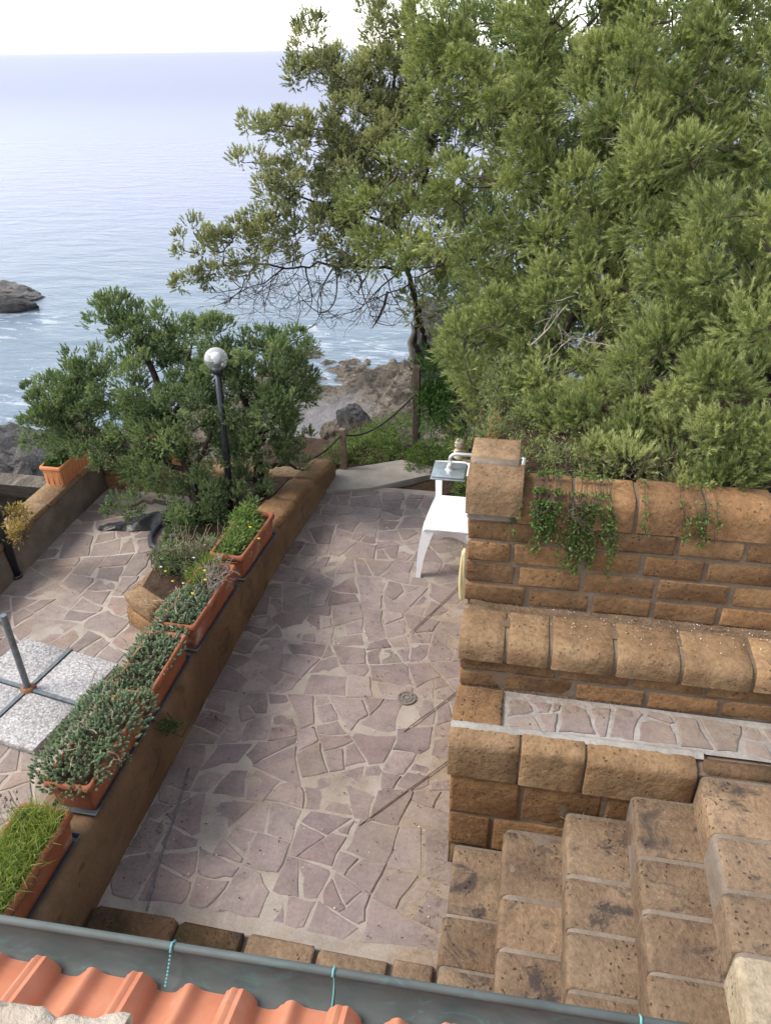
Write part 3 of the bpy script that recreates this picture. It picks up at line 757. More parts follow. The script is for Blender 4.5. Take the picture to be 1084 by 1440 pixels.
# landing with crazy paving on top of the lower tier
ld = struct('landing', bed_grid(XW + .01, 2.2, 2.5, 2.735, .878, .02, .004), 'mortar_grey')
b = MB(); b.rbox((XW - .008, 2.502, .70), (.03, 2.735, .893), .012, .004, 19); part('block', b, 'tuff', ld)
pave(ld, [(.05, 2.515), (1.9, 2.515), (1.9, 2.715), (.05, 2.715)], .135, .879, 'stone', 23, (.006, .013), (.003, .009))
# middle tier
w2 = thing('retaining_wall', 'middle tuff wall with rounded coping blocks above the narrow paved ledge', 'retaining wall', (XW, 2.73, .88))
part('mortar', lumpy_core((XW + .012, 2.7405, .7), (2.2, 3.02, 1.155)), 'mortar_wall', w2)
for ci, (z0, z1, off) in enumerate([(.88, .985, .95), (.985, 1.065, .6)]):
    course(w2, runs(XW + .0, 2.2, .30, off, rr, .2 + .25 * ci), 2.735, 2.85, z0, z1, 'tuff', seed=ci + 11, r=.01)
copings(w2, [XW - .01, .02, .22, .505, .79, 1.09, 1.40, 1.72, 2.2], 2.715, 2.95, 1.066, 1.182, .06, 'tuff_mid', 17, gap=.011)
b = bed_grid(XW + .015, 2.2, 2.84, 3.03, 1.176, .02, .012); part('earth_strip', b, 'soil_pale', w2)
# upper tier with end pillar
w3 = thing('retaining_wall', 'upper tuff wall under the conifers, its end capped by two rounded blocks', 'retaining wall', (XW, 3.02, 1.17))
part('mortar', lumpy_core((XW - .01 + .012, 3.027, 1.0), (2.6, 3.3, 1.68)), 'mortar_wall', w3)
zs = [1.17, 1.285, 1.41, 1.53, 1.645]
for ci in range(4):
    course(w3, runs(XW - .015, 2.6, .30, .8, rr, (.30, .24, .21, .36)[ci]), 3.02, 3.15, zs[ci], zs[ci + 1], 'tuff', seed=ci + 21, r=.012, tilt=.0)
copings(w3, [.02, .26, .53, .82, 1.11, 1.42, 1.75, 2.1, 2.6], 3.012, 3.22, 1.648, 1.80, .055, 'tuff', 27, gap=.010)
b = MB(); b.rbox((XW - .02, 3.0, 1.648), (-.0, 3.3, 1.69), .01, .003, 5); part('bed_slab', b, 'mortar_step', w3)
nose_block(w3, XW - .03, .035, 2.985, 3.17, 1.69, 1.862, .06, 'tuff_pale', seed=6, name='cap_block')
nose_block(w3, XW - .03, .01, 3.192, 3.40, 1.68, 1.876, .05, 'tuff_pale', seed=7, name='cap_block')
b = MB(); b.rbox((XW - .02, 3.15, 1.68), (.015, 3.21, 1.872), .014, .006, 8); part('mortar_joint', b, 'mortar_step', w3)
# return along the walkway, holding the planted bed
b = MB(); b.box((XW + .012, 3.16, -.05), (.05, 4.6, 1.62)); part('mortar_return', b, 'mortar_wall', w3, smooth=False)
for ci in range(11):
    ys = [3.165 + .0 + .31 * k - (.15 if ci % 2 and k else 0) for k in range(5)] + [4.62]
    for i in range(5):
        b = MB(); b.rbox((XW, ys[i] + .006, .148 * ci + .006), (XW + .1, ys[i + 1] - .006, .148 * (ci + 1) - .005), .012, .003, ci * 9 + i)
        part('block', b, 'tuff', w3)
for ci in range(7):       # end faces of the tiers below the pillar, seen from the side
    if ci * .165 < 1.0:
        for i, (ya, yb) in enumerate([(2.53, 2.85), (2.86, 3.15)]):
            zt = .165 * (ci + 1)
            if i == 0 and zt > .7: continue
            b = MB(); b.rbox((XW, ya, .165 * ci + .005), (XW + .1, yb, zt - .005), .012, .003, ci * 7 + i); part('block', b, 'tuff', w3)

# planted bed behind the upper wall
def bedz(x, y):
    z = 1.70 + .05 * noise.noise((x * 2, y * 2, 5)) + .02 * noise.noise((x * 9, y * 9, 5))
    z += .03 * max(0, y - 3.4)
    f = min(1, max(0, (x + .17) / .25)) if y > 3.3 else 1
    z -= (1 - f) * .12
    return z - max(0, (y - 4.6)) ** 1.2 * .5 * (1 if x < .6 else max(0, 1 - (x - .6) * .6))
mb = MB(); mb.grid(90, 90, lambda u, v: (-.13 + 6 * u, 3.12 + 6 * v, bedz(-.13 + 6 * u, 3.12 + 6 * v)))
struct('planting_bed', mb, 'soil')

# ------------------------------------------------------------------ STAIRCASE
st = thing('staircase', 'flight of five worn tuff steps climbing right beside the lower wall', 'stairs', (-.15, 2.3, 0))
tx = [-.15, .09, .345, .605, .86, 1.9]
for k in range(5):
    z1 = .176 * (k + 1); x0, x1 = tx[k], tx[k + 1]
    lean = (-.02, .008, .004, .003, 0)[k]
    off = (0, .02, .045, .06, .075)[k]
    ys = [2.375] + [2.02 - .0 + off - .232 * j for j in range(6)]
    nose_block(st, .7, 2.385, x0 + .006, x1 + .03 if k < 4 else 1.9, -.05 if k == 0 else z1 - .3, z1 - .004, .028, 'mortar_step', 'y', k + 3, .0012, None, 'mortar')
    for j in range(6):
        rr2 = random.Random(k * 31 + j)
        ya, yb = ys[j + 1] + .0085, ys[j] - .0085
        xe = x1 + .01 if k < 4 else x1 - .52
        dx = rr2.uniform(-.008, .008)
        zj = z1 + rr2.uniform(-.004, .004)
        white = (k == 4 and j >= 3)
        nose_block(st, ya, yb, x0 + dx, xe, z1 - .19, zj, .026, 'tuff_fresh' if white else 'tuff_step', 'y', k * 13 + j, .004, 'paler block beside fresh grey mortar' if white else None, 'step_block')
        if k == 4:
            b = MB(); b.rbox((xe + .015, ya, z1 - .19), (1.9, yb, z1), .02, .004, k * 17 + j); part('step_block', b, 'tuff_step', st)
    b = MB(); b.grid(40, 3, lambda u, v: (x0 + .004 + .010 * v + .006 * noise.noise((u * 20, v * 3, k)), .8 + 1.58 * u, z1 - .185 + .05 * v - .02))
    part('riser_mortar', b, 'mortar_step', st)

# ------------------------------------------------------------------ SHOWER, WALL LAMP, YELLOW HOSE
sh = thing('outdoor_shower', 'outdoor shower with square grey plate head on a bent pipe above the white chair', 'shower', (-.3, 3.5, 1.6))
ph = PY(636, 660, 3.45); zc = ph.z
pa = PY(632, 660, 3.46); hx, hy, hz = pa
b = MB(); b.rbox((hx - .082, hy - .082, hz - .012), (hx + .082, hy + .082, hz), .004); part('shower_plate', b, 'galv', sh, angle=30)
b = MB(); b.rbox((hx - .088, hy - .088, hz - .02), (hx + .088, hy + .088, hz - .0125), .003); part('plate_rim', b, 'galv', sh, angle=30)
pts = [Vector((hx, hy, hz)), Vector((hx, hy, hz + .055))]
for t in np.linspace(0, math.pi / 2, 6): pts.append(Vector((hx + .035 * (1 - math.cos(t)), hy, hz + .055 + .035 * math.sin(t))))
pts.append(Vector((.03, hy, hz + .09)))
b = MB(); b.tube(pts, .0095, 10); part('pipe', b, 'chrome', sh)
b = MB(); b.lathe([(0, .028), (.017, .028), (.017, .008), (.024, .0), (0, 0)], (hx, hy, hz), 14); part('coupling', b, 'chrome', sh, angle=30)
b = MB(); b.tube([(.03, hy, hz + .098), (.03, hy, hz - .15)], .011, 8); part('riser_pipe', b, 'chrome', sh)

wl = thing('wall_lamp', 'small beige round lamp on a short collar behind the shower pipe', 'lamp', tuple(PY(647, 640, 4.1)))
c = PY(646, 624, 4.1)
b = MB(); b.sphere(c, .031, 18, 12, (1, 1, 1.15)); part('globe', b, 'beige', wl)
b = MB(); b.lathe([(.0, -.03), (.03, -.03), (.034, -.045), (.034, -.085), (.02, -.1), (0, -.1)], c, 16); part('collar', b, 'beige', wl, angle=40)
b = MB(); b.tube([c + Vector((0, 0, -.085)), c + Vector((.05, 0, -.11)), Vector((XW + .01, c.y, c.z - .11))], .012, 8); part('bracket', b, 'beige', wl)

hp = []
for (x, y, Y) in [(655, 775, 3.0), (652, 795, 2.99), (650, 815, 2.98), (650, 832, 2.97), (652, 846, 2.97), (655, 838, 2.985), (654, 815, 2.985), (656, 790, 2.99), (657, 772, 3.0)]:
    p = PY(x, y, Y); p.x -= .012; hp.append(p)
mb = MB(); sm = []
for i in range(len(hp) - 1):
    for t in (0, .33, .66): sm.append(hp[i].lerp(hp[i + 1], t))
sm.append(hp[-1]); sm = [sm[0]] + [(sm[i - 1] + sm[i] + sm[i + 1]) / 3 for i in range(1, len(sm) - 1)] + [sm[-1]]
mb.tube(sm, .0075, 7)
solo('garden_hose', mb, 'yellowhose', 'pale yellow hose hanging in a loop down the wall edge by the chair', 'hose')

# ------------------------------------------------------------------ WHITE CHAIR
fl = PZ(585, 811); 
ch = thing('plastic_chair', 'white plastic chair standing on the walkway under the shower, facing the house', 'chair', (fl.x + .2, fl.y + .22, 0))
x0 = fl.x + .045; y0 = fl.y + .02; SH = .455; wd = .40; dp = .50
def seat_pt(u, v, top=True):
    # u across, v front to back; wider at the front, front lip rolled down, dished
    w = wd * (1.0 - .16 * v ** 2); cxm = x0 + wd / 2
    x = cxm + (u - .5) * w; y = y0 + dp * v
    z = SH - .022 * math.sin(math.pi * u) * math.sin(math.pi * min(1, v * 1.1)) - .012 * v
    y -= .016 * max(0, 1 - v / .1)
    z -= .014 * max(0, 1 - v / .06) ** 2
    e = min(u, 1 - u); z -= .012 * max(0, 1 - e / .06) ** 2
    return Vector((x, y, z))
b = MB(); b.grid(18, 18, lambda u, v: seat_pt(u, v)); o = len(b.v)
b.grid(18, 18, lambda u, v: seat_pt(1 - u, v) - Vector((0, 0, .007))); part('seat', b, 'white', ch)
b = MB()                                                             # deep front apron, curved down
b.grid(18, 6, lambda u, v: Vector((x0 + .012 + (wd - .024) * u, y0 - .003 - .022 * math.sin(math.pi * u) * (1 - v) + .03 * v, SH - .02 - (.105 - .03 * math.cos(math.pi * 2 * (u - .5)) * 1) * v)))
b.grid(18, 6, lambda u, v: Vector((x0 + wd - .012 - (wd - .024) * u, y0 + .006 + .03 * v, SH - .02 - (.105 - .03 * math.cos(math.pi * 2 * (u - .5))) * v)))
part('front_apron', b, 'white', ch)
for sx in (0, 1):
    b = MB(); b.grid(14, 4, lambda u, v: Vector((x0 + (wd * .08 * u ** 2 if sx == 0 else wd - wd * .08 * u ** 2), y0 + dp * u, SH - .015 - .05 * v))); part('side_apron', b, 'white', ch)
def leg(tx_, ty_, bx_, by_, s, f):
    b = MB(); n = 8
    for prof in range(2):
        pass
    secs = []
    for i in range(n + 1):
        t = i / n; wdt = .062 * (1 - t) ** 1.3 + .034; bow = math.sin(math.pi * t) * .012
        x = tx_ + (bx_ - tx_) * t - s * bow; y = ty_ + (by_ - ty_) * t
        z = (SH - .012) * (1 - t)
        # L-shaped leg: outer flange and front flange
        q = [(x, y), (x + s * wdt, y), (x + s * wdt, y + f * .006), (x + s * .006, y + f * .006), (x + s * .006, y + f * wdt), (x, y + f * wdt)]
        secs.append([(a[0], a[1], z) for a in q])
    vs = [p for s_ in secs for p in s_]; fs = []
    for i in range(n):
        for k in range(6):
            fs.append((i * 6 + k, i * 6 + (k + 1) % 6, (i + 1) * 6 + (k + 1) % 6, (i + 1) * 6 + k))
    fs += [tuple(range(6)), tuple(n * 6 + k for k in range(6))]
    b.add(vs, fs); part('leg', b, 'white', ch, angle=35)
leg(x0 - .002, y0 - .004, x0 - .045, y0 - .03, 1, 1); leg(x0 + wd + .002, y0 - .004, x0 + wd + .04, y0 - .03, -1, 1)
leg(x0 + .03, y0 + dp, x0 - .005, y0 + dp + .07, 1, -1); leg(x0 + wd - .03, y0 + dp, x0 + wd + .005, y0 + dp + .07, -1, -1)
bk0 = y0 + dp - .005
def backz(u, v): return Vector((x0 + .03 + (wd - .06) * u + (u - .5) * .05 * v, bk0 + .13 * v + .02 * math.sin(math.pi * u), SH - .02 + .24 * v))
def strip(u0, u1, v0, v1, nu=3, nv=10):
    b = MB(); b.grid(nu, nv, lambda a, c: backz(u0 + (u1 - u0) * a, v0 + (v1 - v0) * c)); o = len(b.v)
    b.grid(nu, nv, lambda a, c: backz(u1 + (u0 - u1) * a, v0 + (v1 - v0) * c) + Vector((0, .012, .002)))
    return b
part('back_post', strip(0, .14, 0, 1), 'white', ch); part('back_post', strip(.86, 1, 0, 1), 'white', ch)
part('top_rail', strip(0, 1, .62, 1.0, 14, 8), 'white', ch)

# ------------------------------------------------------------------ LEFT PLANTER WALL
pw = thing('planter_wall', 'low brown rendered wall carrying the terracotta boxes, left of the walkway', 'wall', (-1.95, 3.5, 0))
b = MB()
WP = [(.7, -2.13, -1.80, .405), (3.3, -2.13, -1.80, .405), (4.1, -2.11, -1.795, .40), (4.75, -2.08, -1.79, .36), (5.4, -1.99, -1.75, .30), (6.0, -1.91, -1.70, .235), (6.22, -1.88, -1.685, .20)]
def wp(y):
    for i in range(len(WP) - 1):
        if WP[i][0] <= y <= WP[i + 1][0]:
            t = (y - WP[i][0]) / (WP[i + 1][0] - WP[i][0]); return [WP[i][k] + (WP[i + 1][k] - WP[i][k]) * t for k in (1, 2, 3)]
    return WP[-1][1:]
sec = []; ny = 150
for i in range(ny + 1):
    y = .7 + (6.22 - .7) * i / ny; xa, xb, zt = wp(y)
    j = lambda k: .006 * noise.noise((y * 5, k * 3.1, 0)) + .004 * noise.noise((y * 19, k * 5.3, 1))
    xb2 = xb
    prof = [(xa, -.4), (xa, zt - .05), (xa + .015, zt - .012), (xa + .05, zt)] + [(xa + (xb - xa) * q, zt + j(q * 9)) for q in (.35, .6)] + [(xb - .05, zt + j(1) * .6), (xb - .018 + j(2), zt - .012), (xb + j(3), zt - .05)] + [(xb + j(5 + q) * 1.3 + .012 * max(0, (q - .7) / .3) , zt - .05 - (zt + .02) * q) for q in (.2, .4, .6, .8, .92, 1)]
    sec.append([(p[0], y, p[1]) for p in prof])
n = len(sec[0]); vs = [p for s in sec for p in s]
fs = [(i * n + k, i * n + k + 1, (i + 1) * n + k + 1, (i + 1) * n + k) for i in range(ny) for k in range(n - 1)]
fs.append(tuple(range(n))); fs.append(tuple((ny) * n + k for k in reversed(range(n))))
b.add(vs, fs); part('wall_body', b, 'render', pw)
for ya, yb in ((4.78, 5.22), (5.235, 5.66), (5.675, 6.2)):
    b = MB(); xa, xb, zt = wp((ya + yb) / 2); xa2, xb2, zt2 = wp(yb); xa1, xb1, zt1 = wp(ya)
    sl_ = (zt2 - zt1) / (yb - ya); sx_ = (xb2 - xb1) / (yb - ya); ym = (ya + yb) / 2
    b.rbox((xa + .005, ya, zt - .08), (xb + .008, yb, zt + .012), .045, .005, int(ya * 10), lambda p: Vector((p.x + (p.y - ym) * sx_, p.y, p.z + (p.y - ym) * sl_))); part('coping_block', b, 'tuff', pw)

# ------------------------------------------------------------------ LEFT TERRACE
ZT = -.25
tr = struct('terrace', bed_grid(-4.15, -2.0, 1.2, 6.2, ZT, .035, .004), 'bed_left')
pave(tr, [(-4.03, 1.6), (-2.14, 1.6), (-2.14, 6.1), (-4.03, 6.1)], .24, ZT, 'stone_left', 9, (.004, .013), (.001, .007), skip=lambda x, y: (x > -2.75 and y > 4.15) or y > 5.75)
tw = thing('terrace_wall', 'low grey-brown wall with pale coping along the seaward left terrace edge', 'wall', (-4.05, 4.5, ZT))
b = MB()
def twf(u, v):
    y = 1.5 + 4.7 * u; z = ZT - .05 + .35 * v
    return (-4.0 - .05 * v + .02 * noise.noise((y * 4, z * 6, 0)) + .01 * noise.noise((y * 15, z * 15, 0)), y, z)
b.grid(90, 12, twf); b.grid(90, 2, lambda u, v: (-4.05 - .2 * v, 1.5 + 4.7 * u, .05))
b.grid(90, 4, lambda u, v: (-4.26, 1.5 + 4.7 * u, .05 - 1.25 * v)); part('wall_body', b, 'render_grey', tw)
for k in range(9):
    y = 1.55 + .52 * k
    b = MB(); b.rbox((-4.27, y + .004, .04), (-4.03, y + .514, .095), .016, .006, 80 + k); part('coping_block', b, 'tuff_pale', tw)
bw = thing('terrace_wall', 'short ochre tuff wall closing the far end of the left terrace under the bush', 'wall', (-3.5, 6.15, ZT))
for ci, (za, zb) in enumerate(((ZT - .05, -.09), (-.09, .06))):
    xs = [-4.03, -3.7, -3.3, -2.9, -2.45, -2.0] if ci else [-4.03, -3.85, -3.5, -3.05, -2.6, -2.0]
    for i in range(5):
        b = MB(); b.rbox((xs[i] + .005, 6.08, za + .004), (xs[i + 1] - .005, 6.3, zb - .004), .02, .006, ci * 9 + i); part('block', b, 'tuff_pale' if ci else 'tuff', bw)
b = MB(); b.box((-4.02, 6.095, ZT - .05), (-2.0, 6.28, .045)); part('mortar', b, 'mortar_wall', bw, smooth=False)

# flower bed between terrace and wall, edged with rounded tuff
fb = thing('flower_bed', 'raised bed edged with rounded ochre tuff at the foot of the left bush', 'flower bed', (-2.5, 4.8, ZT))
def soilz(x, y): return .02 + .05 * noise.noise((x * 3, y * 3, 0)) + .12 * math.exp(-((y - 5.4) / .6) ** 2)
b = MB(); b.grid(24, 60, lambda u, v: (-2.72 + .62 * u, 4.08 + 2.0 * v, soilz(-2.72 + .62 * u, 4.08 + 2.0 * v))); part('soil', b, 'soil', fb)
pl = [(-2.56, 5.9), (-2.58, 5.45), (-2.64, 5.0), (-2.70, 4.6), (-2.76, 4.2), (-2.47, 4.04), (-2.15, 3.98)]
for i in range(len(pl) - 1):
    p, q = Vector((*pl[i], 0)), Vector((*pl[i + 1], 0)); L = (q - p).length; ang = math.atan2((q - p).y, (q - p).x); mid = (p + q) / 2
    R = Matrix.Rotation(ang, 3, 'Z')
    for lv, (za, zb, mt_) in enumerate(((ZT - .03, -.085, 'tuff'), (-.08, .055, 'tuff_pale'))):
        b = MB(); b.rbox((-L / 2 + .004, -.085, za), (L / 2 - .004, .085, zb if i > 3 else min(zb, -.03)), .035 if lv else .015, .006, i * 3 + lv, lambda v_: R @ v_ + mid); part('rim_block', b, mt_, fb)

# parasol base: four washed gravel slabs in a steel cross
c = PZ(40, 968, ZT + .06); vx = (PZ(112, 985, ZT + .06) - c); vy = PZ(92, 918, ZT + .06) - c
ax = Vector((1, -.02, 0)).normalized(); d1 = (PZ(160, 932, ZT + .06) - PZ(92, 913, ZT + .06)); d1.z = 0; d1.normalize(); d2 = Vector((-d1.y, d1.x, 0))
pb = thing('parasol_base', 'parasol stand of four pale gravel slabs in a steel cross', 'parasol base', (c.x, c.y, ZT))
R = Matrix((d1, d2, Vector((0, 0, 1)))).transposed()
SS = .40
for sx in (-1, 1):
    for sy in (-1, 1):
        b = MB(); a0 = Vector((sx * .018 if sx > 0 else -.018 - SS, .018 if sy > 0 else -.018 - SS, -.055)); 
        b.rbox(a0, a0 + Vector((SS, SS, .05)), .006, .0015, sx * 3 + sy, lambda v_: R @ v_ + c); part('slab', b, 'slab', pb, angle=40)
for k in range(4):
    dv = (d1, d2, -d1, -d2)[k]; pn = Vector((-dv.y, dv.x, 0))
    b = MB(); a = c + dv * .02; e = c + dv * .43
    for o_ in (.0,):
        vs = []
        for p in (a, e):
            for (w_, z_) in ((-.014, -.05), (.014, -.05), (.014, .004), (-.014, .004)): vs.append(p + pn * w_ + Vector((0, 0, z_)))
        b.add(vs, [(0, 1, 5, 4), (1, 2, 6, 5), (2, 3, 7, 6), (3, 0, 4, 7), (0, 3, 2, 1), (4, 5, 6, 7)])
    part('cross_arm', b, 'steel', pb, smooth=False)
top = PY(11, 866, c.y); hgt = top.z - c.z
b = MB(); b.tube([c + Vector((0, 0, -.04)), c + Vector((0, 0, hgt))], .0215, 14); part('tube', b, 'steel', pb, angle=40)
b = MB(); b.lathe([(.05, -.04), (.05, .006), (.03, .02), (.024, .02)], c, 16); part('rusty_collar', b, 'rust', pb)
b = MB(); q = c + Vector((0, 0, hgt - .05)); b.tube([q, q - d1 * .045], .009, 8); b.tube([q - d1 * .035 + Vector((0, 0, -.018)), q - d1 * .035 + Vector((0, 0, .018))], .006, 6); part('clamp_knob', b, 'steel', pb)

# lamp posts
def globe_lamp(base, toppix, Y, rad):
    g = PY(*toppix, Y); lp = thing('lamp_post', 'black lamp post with a clear glass globe in front of the left bush', 'lamp post', base)
    gc = Vector((g.x, g.y, g.z)); bx, by, bz = base
    b = MB(); b.tube([(bx, by, bz), (bx + (gc.x - bx) * .5, by, (bz + gc.z) / 2), (gc.x, gc.y, gc.z - rad * .9)], [.031, .0275, .024], 14); part('pole', b, 'pole', lp)
    b = MB(); b.lathe([(.024, -rad - .03), (.045, -rad - .012), (.05, -rad + .015), (.04, -rad + .03), (0, -rad + .03)], gc, 18); part('collar', b, 'pole', lp)
    pr = [(rad * math.sin(t), rad * math.cos(t)) for t in np.linspace(.001, math.pi / 2 - .1, 14)]; b = MB(); b.lathe(pr[::-1], gc, 36); part('globe_top', b, 'globe_sky', lp)
    pr = [(rad * math.sin(t), rad * math.cos(t)) for t in np.linspace(math.pi / 2 - .1, math.pi - .25, 14)]; b = MB(); b.lathe(pr[::-1], gc, 36); part('globe', b, 'glass', lp)
    b = MB(); b.lathe([(0, .052), (.026, .05), (.036, .035), (.037, .01), (.024, .0), (.02, -.035), (.0, -.035)], gc, 16); part('bulb', b, 'white', lp)
    b = MB(); b.lathe([(.02, -.03), (.026, -.04), (.026, -rad + .02), (0, -rad + .02)], gc, 14); part('socket', b, 'pole', lp)
    b = MB(); b.tube([(bx + .034, by - .02, bz + .3), (bx + .045, by - .03, bz + .2), (bx + .034, by - .03, bz + .1), (bx + .05, by - .03, bz)], .003, 5); part('cable', b, 'drystem', lp)
lb = PZ(327, 726, .1)
globe_lamp(tuple(lb), (304, 505), lb.y, .0885)
p0 = PZ(25, 812, ZT)
b = MB(); b.tube([(p0.x, p0.y, ZT), (p0.x, p0.y, ZT + 1.9)], .034, 14); b.tube([(p0.x, p0.y, ZT), (p0.x, p0.y, ZT + .03)], .048, 14)
solo('metal_pole', b, 'pole', 'dark metal pole rising from the terrace paving at the left edge', 'pole')

# ------------------------------------------------------------------ TERRACOTTA BOXES
def trough(root, cx, cy, zb, L, wt, h, ang, mt, ribs=False, rim=.022, soil=.8, flare=.82):
    """tapered box (long side along Y) with a thick rolled rim"""
    R = Matrix.Rotation(ang, 3, 'Z'); C_ = Vector((cx, cy, zb)); T = lambda v_: R @ Vector(v_) + C_
    def ring(w, l, z, r=.02, n=5):
        pts = []
        for (sx, sy, a0) in ((1, 1, 0), (-1, 1, 90), (-1, -1, 180), (1, -1, 270)):
            for k in range(n):
                t = math.radians(a0 + 90 * k / (n - 1)); pts.append((sx * (w / 2 - r) + r * math.cos(t), sy * (l / 2 - r) + r * math.sin(t), z))
        return pts
    wb, lb_ = wt * flare, L * (1 - (1 - flare) * wt / L)
    def loft(rs, closed=False):
        b = MB(); n = len(rs[0]); vs = [T(p) for r in rs for p in r]
        fs = [(i * n + k, i * n + (k + 1) % n, (i + 1) * n + (k + 1) % n, (i + 1) * n + k) for i in range(len(rs) - 1) for k in range(n)]
        b.add(vs, fs); return b, n
    wi = wt - .05; li = L - .05
    b, n = loft([ring(wb, lb_, 0), ring(wb + (wt - .02 - wb) * .9, lb_ + (L - .02 - lb_) * .9, h - .04)])
    b.f.append(tuple(reversed(range(n)))); part('pot', b, mt, root, angle=50)
    b, n = loft([ring(wt - .03, L - .03, h - .042), ring(wt, L, h - .036), ring(wt + .006, L + .006, h - .02), ring(wt, L, h - .003), ring(wt - .012, L - .012, h + .003), ring(wt - .034, L - .034, h + .001), ring(wt - .046, L - .046, h - .01), ring(wt - .056, L - .056, h - .07)])
    part('rim', b, mt, root, angle=60)
    b = MB(); b.grid(8, 16, lambda u, v: T(((u - .5) * (wt - .05), (v - .5) * (L - .05), h * soil + .01 * noise.noise((u * 6 + cx, v * 9 + cy, 0))))); part('soil', b, 'soil', root)
    if ribs:
        for s in (-1, 1):
            for k in range(9):
                y = (k - 4) * L / 10; b = MB()
                b.tube([T((s * (wb / 2 + .002), y, .02)), T((s * (wb / 2 + (wt - .03 - wb) / 2), y, h - .05))], .006, 6); part('rib', b, mt, root)
        for k in range(3):
            x = (k - 1) * wb / 3.2; b = MB(); b.tube([T((x, -lb_ / 2 - .001, .02)), T((x, -lb_ / 2 - (L - .03 - lb_) / 2, h - .05))], .006, 6); part('rib', b, mt, root)
    return T
def tray(name, cx, cy, z, L, w, ang, label, group):
    R = Matrix.Rotation(ang, 3, 'Z'); C_ = Vector((cx, cy, z)); b = MB()
    rs = []
    for (ww, ll, zz) in ((w - .02, L - .02, 0), (w, L, .022), (w + .006, L + .006, .026), (w - .006, L - .006, .026), (w - .022, L - .022, .005)):
        rs.append([R @ Vector((sx * ww / 2, sy * ll / 2, zz)) + C_ for sx, sy in ((1, 1), (-1, 1), (-1, -1), (1, -1))])
    vs = [p for r in rs for p in r]; fs = [(i * 4 + k, i * 4 + (k + 1) % 4, (i + 1) * 4 + (k + 1) % 4, (i + 1) * 4 + k) for i in range(4) for k in range(4)] + [(3, 2, 1, 0), (16, 17, 18, 19)]
    b.add(vs, fs); return solo(name, b, 'tray', label, 'tray', group, angle=30)
ZW = .408
PLT = [  # cx, cy, L, width, height, angle, label of planter, label of tray
    (-1.945, 1.55, .80, .25, .185, 0.0, 'long terracotta box of bright grass at the bottom left corner', 'grey drip tray under the grass-filled box at the bottom left', ZW),
    (-1.925, 2.355, .58, .24, .18, 0.0, 'weathered terracotta box overflowing with blue-green stonecrop, second from the house', 'grey drip tray with a whitish edge under the stonecrop-covered box', ZW),
    (-1.915, 2.93, .50, .235, .185, 0.01, 'terracotta box half hidden by stonecrop, third from the house', 'grey drip tray under the third box from the house', ZW - .004),
    (-1.89, 3.57, .66, .235, .185, -.03, 'long terracotta box with dry stems and yellow flowers, fourth from the house', 'grey drip tray under the box with dry stems', ZW - .004),
    (-1.855, 4.285, .60, .245, .19, -.06, 'terracotta box of leafy green weeds, farthest along the walkway wall', 'grey drip tray under the leafy box, farthest along the wall', ZW - .012),
]
PT = []
for cx, cy, L, w, h, a, lab, lab2, zb in PLT:
    t_ = thing('planter', lab, 'planter', (cx, cy, zb + .006), 'terracotta boxes on the planter wall')
    PT.append(trough(t_, cx, cy, zb + .007, L, w, h, a, 'terra', soil=.86))
    tray('drip_tray', cx + .004, cy - .008, zb + .001, L + .012, w - .004, a, lab2, 'drip trays under the terracotta boxes')
t_ = thing('planter', 'clean orange terracotta box with ribbed sides on the left terrace wall', 'planter', (-4.14, 5.72, .095))
trough(t_, -4.14, 5.72, .097, .52, .21, .2, 0.0, 'terra_clean', True, soil=.85)
t_ = thing('planter', 'orange terracotta box on the far end wall, mostly hidden by the bush', 'planter', (-3.42, 6.19, .06))
trough(t_, -3.42, 6.19, .062, .55, .2, .19, math.pi / 2, 'terra_clean', False, soil=.85)

# pot with a yellow-orange plant at the left edge
pc = PZ(14, 772, .25)
pc = Vector((-4.14, 4.55, .095))
t_ = thing('plant_pot', 'dark blue pot standing on the left terrace wall beside the pole', 'pot', tuple(pc))
b = MB(); b.lathe([(0, 0), (.075, 0), (.105, .14), (.112, .15), (.112, .175), (.098, .175), (.094, .13), (0, .13)], pc, 22); part('pot', b, 'leafblue', t_, angle=35)
b = MB(); b.lathe([(0, .14), (.093, .14)], pc, 16); part('soil', b, 'soil', t_)

# black sheet and hose coil on the terrace
b = MB()
def shf(u, v):
    a = PZ(140, 745, ZT).lerp(PZ(243, 735, ZT), u); w = .05 + .2 * math.sin(min(1, u * 1.15) * math.pi * .62) ** 1.4
    bulge = .085 * math.sin(math.pi * v) * (u * .9 + .12)
    z = ZT + .012 + bulge + .022 * noise.noise((u * 6, v * 3, 9)) + .016 * abs(noise.noise((u * 14, v * 6, 3)))
    return (a.x, a.y + (v - .35) * w * 1.3 + .02 * noise.noise((u * 5, v, 1)), z)
b.grid(40, 18, shf)
solo('black_sheet', b, 'blackplastic', 'crumpled black plastic sheet lying on the left terrace', 'plastic sheet', angle=60)
b = MB(); hc = []
for (x, y) in [(247, 727), (232, 733), (219, 743), (212, 755), (213, 766), (222, 773), (236, 776), (252, 776)]: hc.append(PZ(x, y, ZT + .03))
hp = []
for i in range(len(hc) - 1):
    for t in np.linspace(0, 1, 8)[:-1]: hp.append(hc[i].lerp(hc[i + 1], t))
hp = [hp[0]] + [(hp[i - 1] + hp[i] * 2 + hp[i + 1]) / 4 for i in range(1, len(hp) - 1)] + [hp[-1]]
b.tube(hp, [.024 + .0025 * (i % 2) for i in range(len(hp))], 10)
solo('drain_hose', b, 'hose', 'curved dark corrugated hose lying at the foot of the left bush', 'hose')

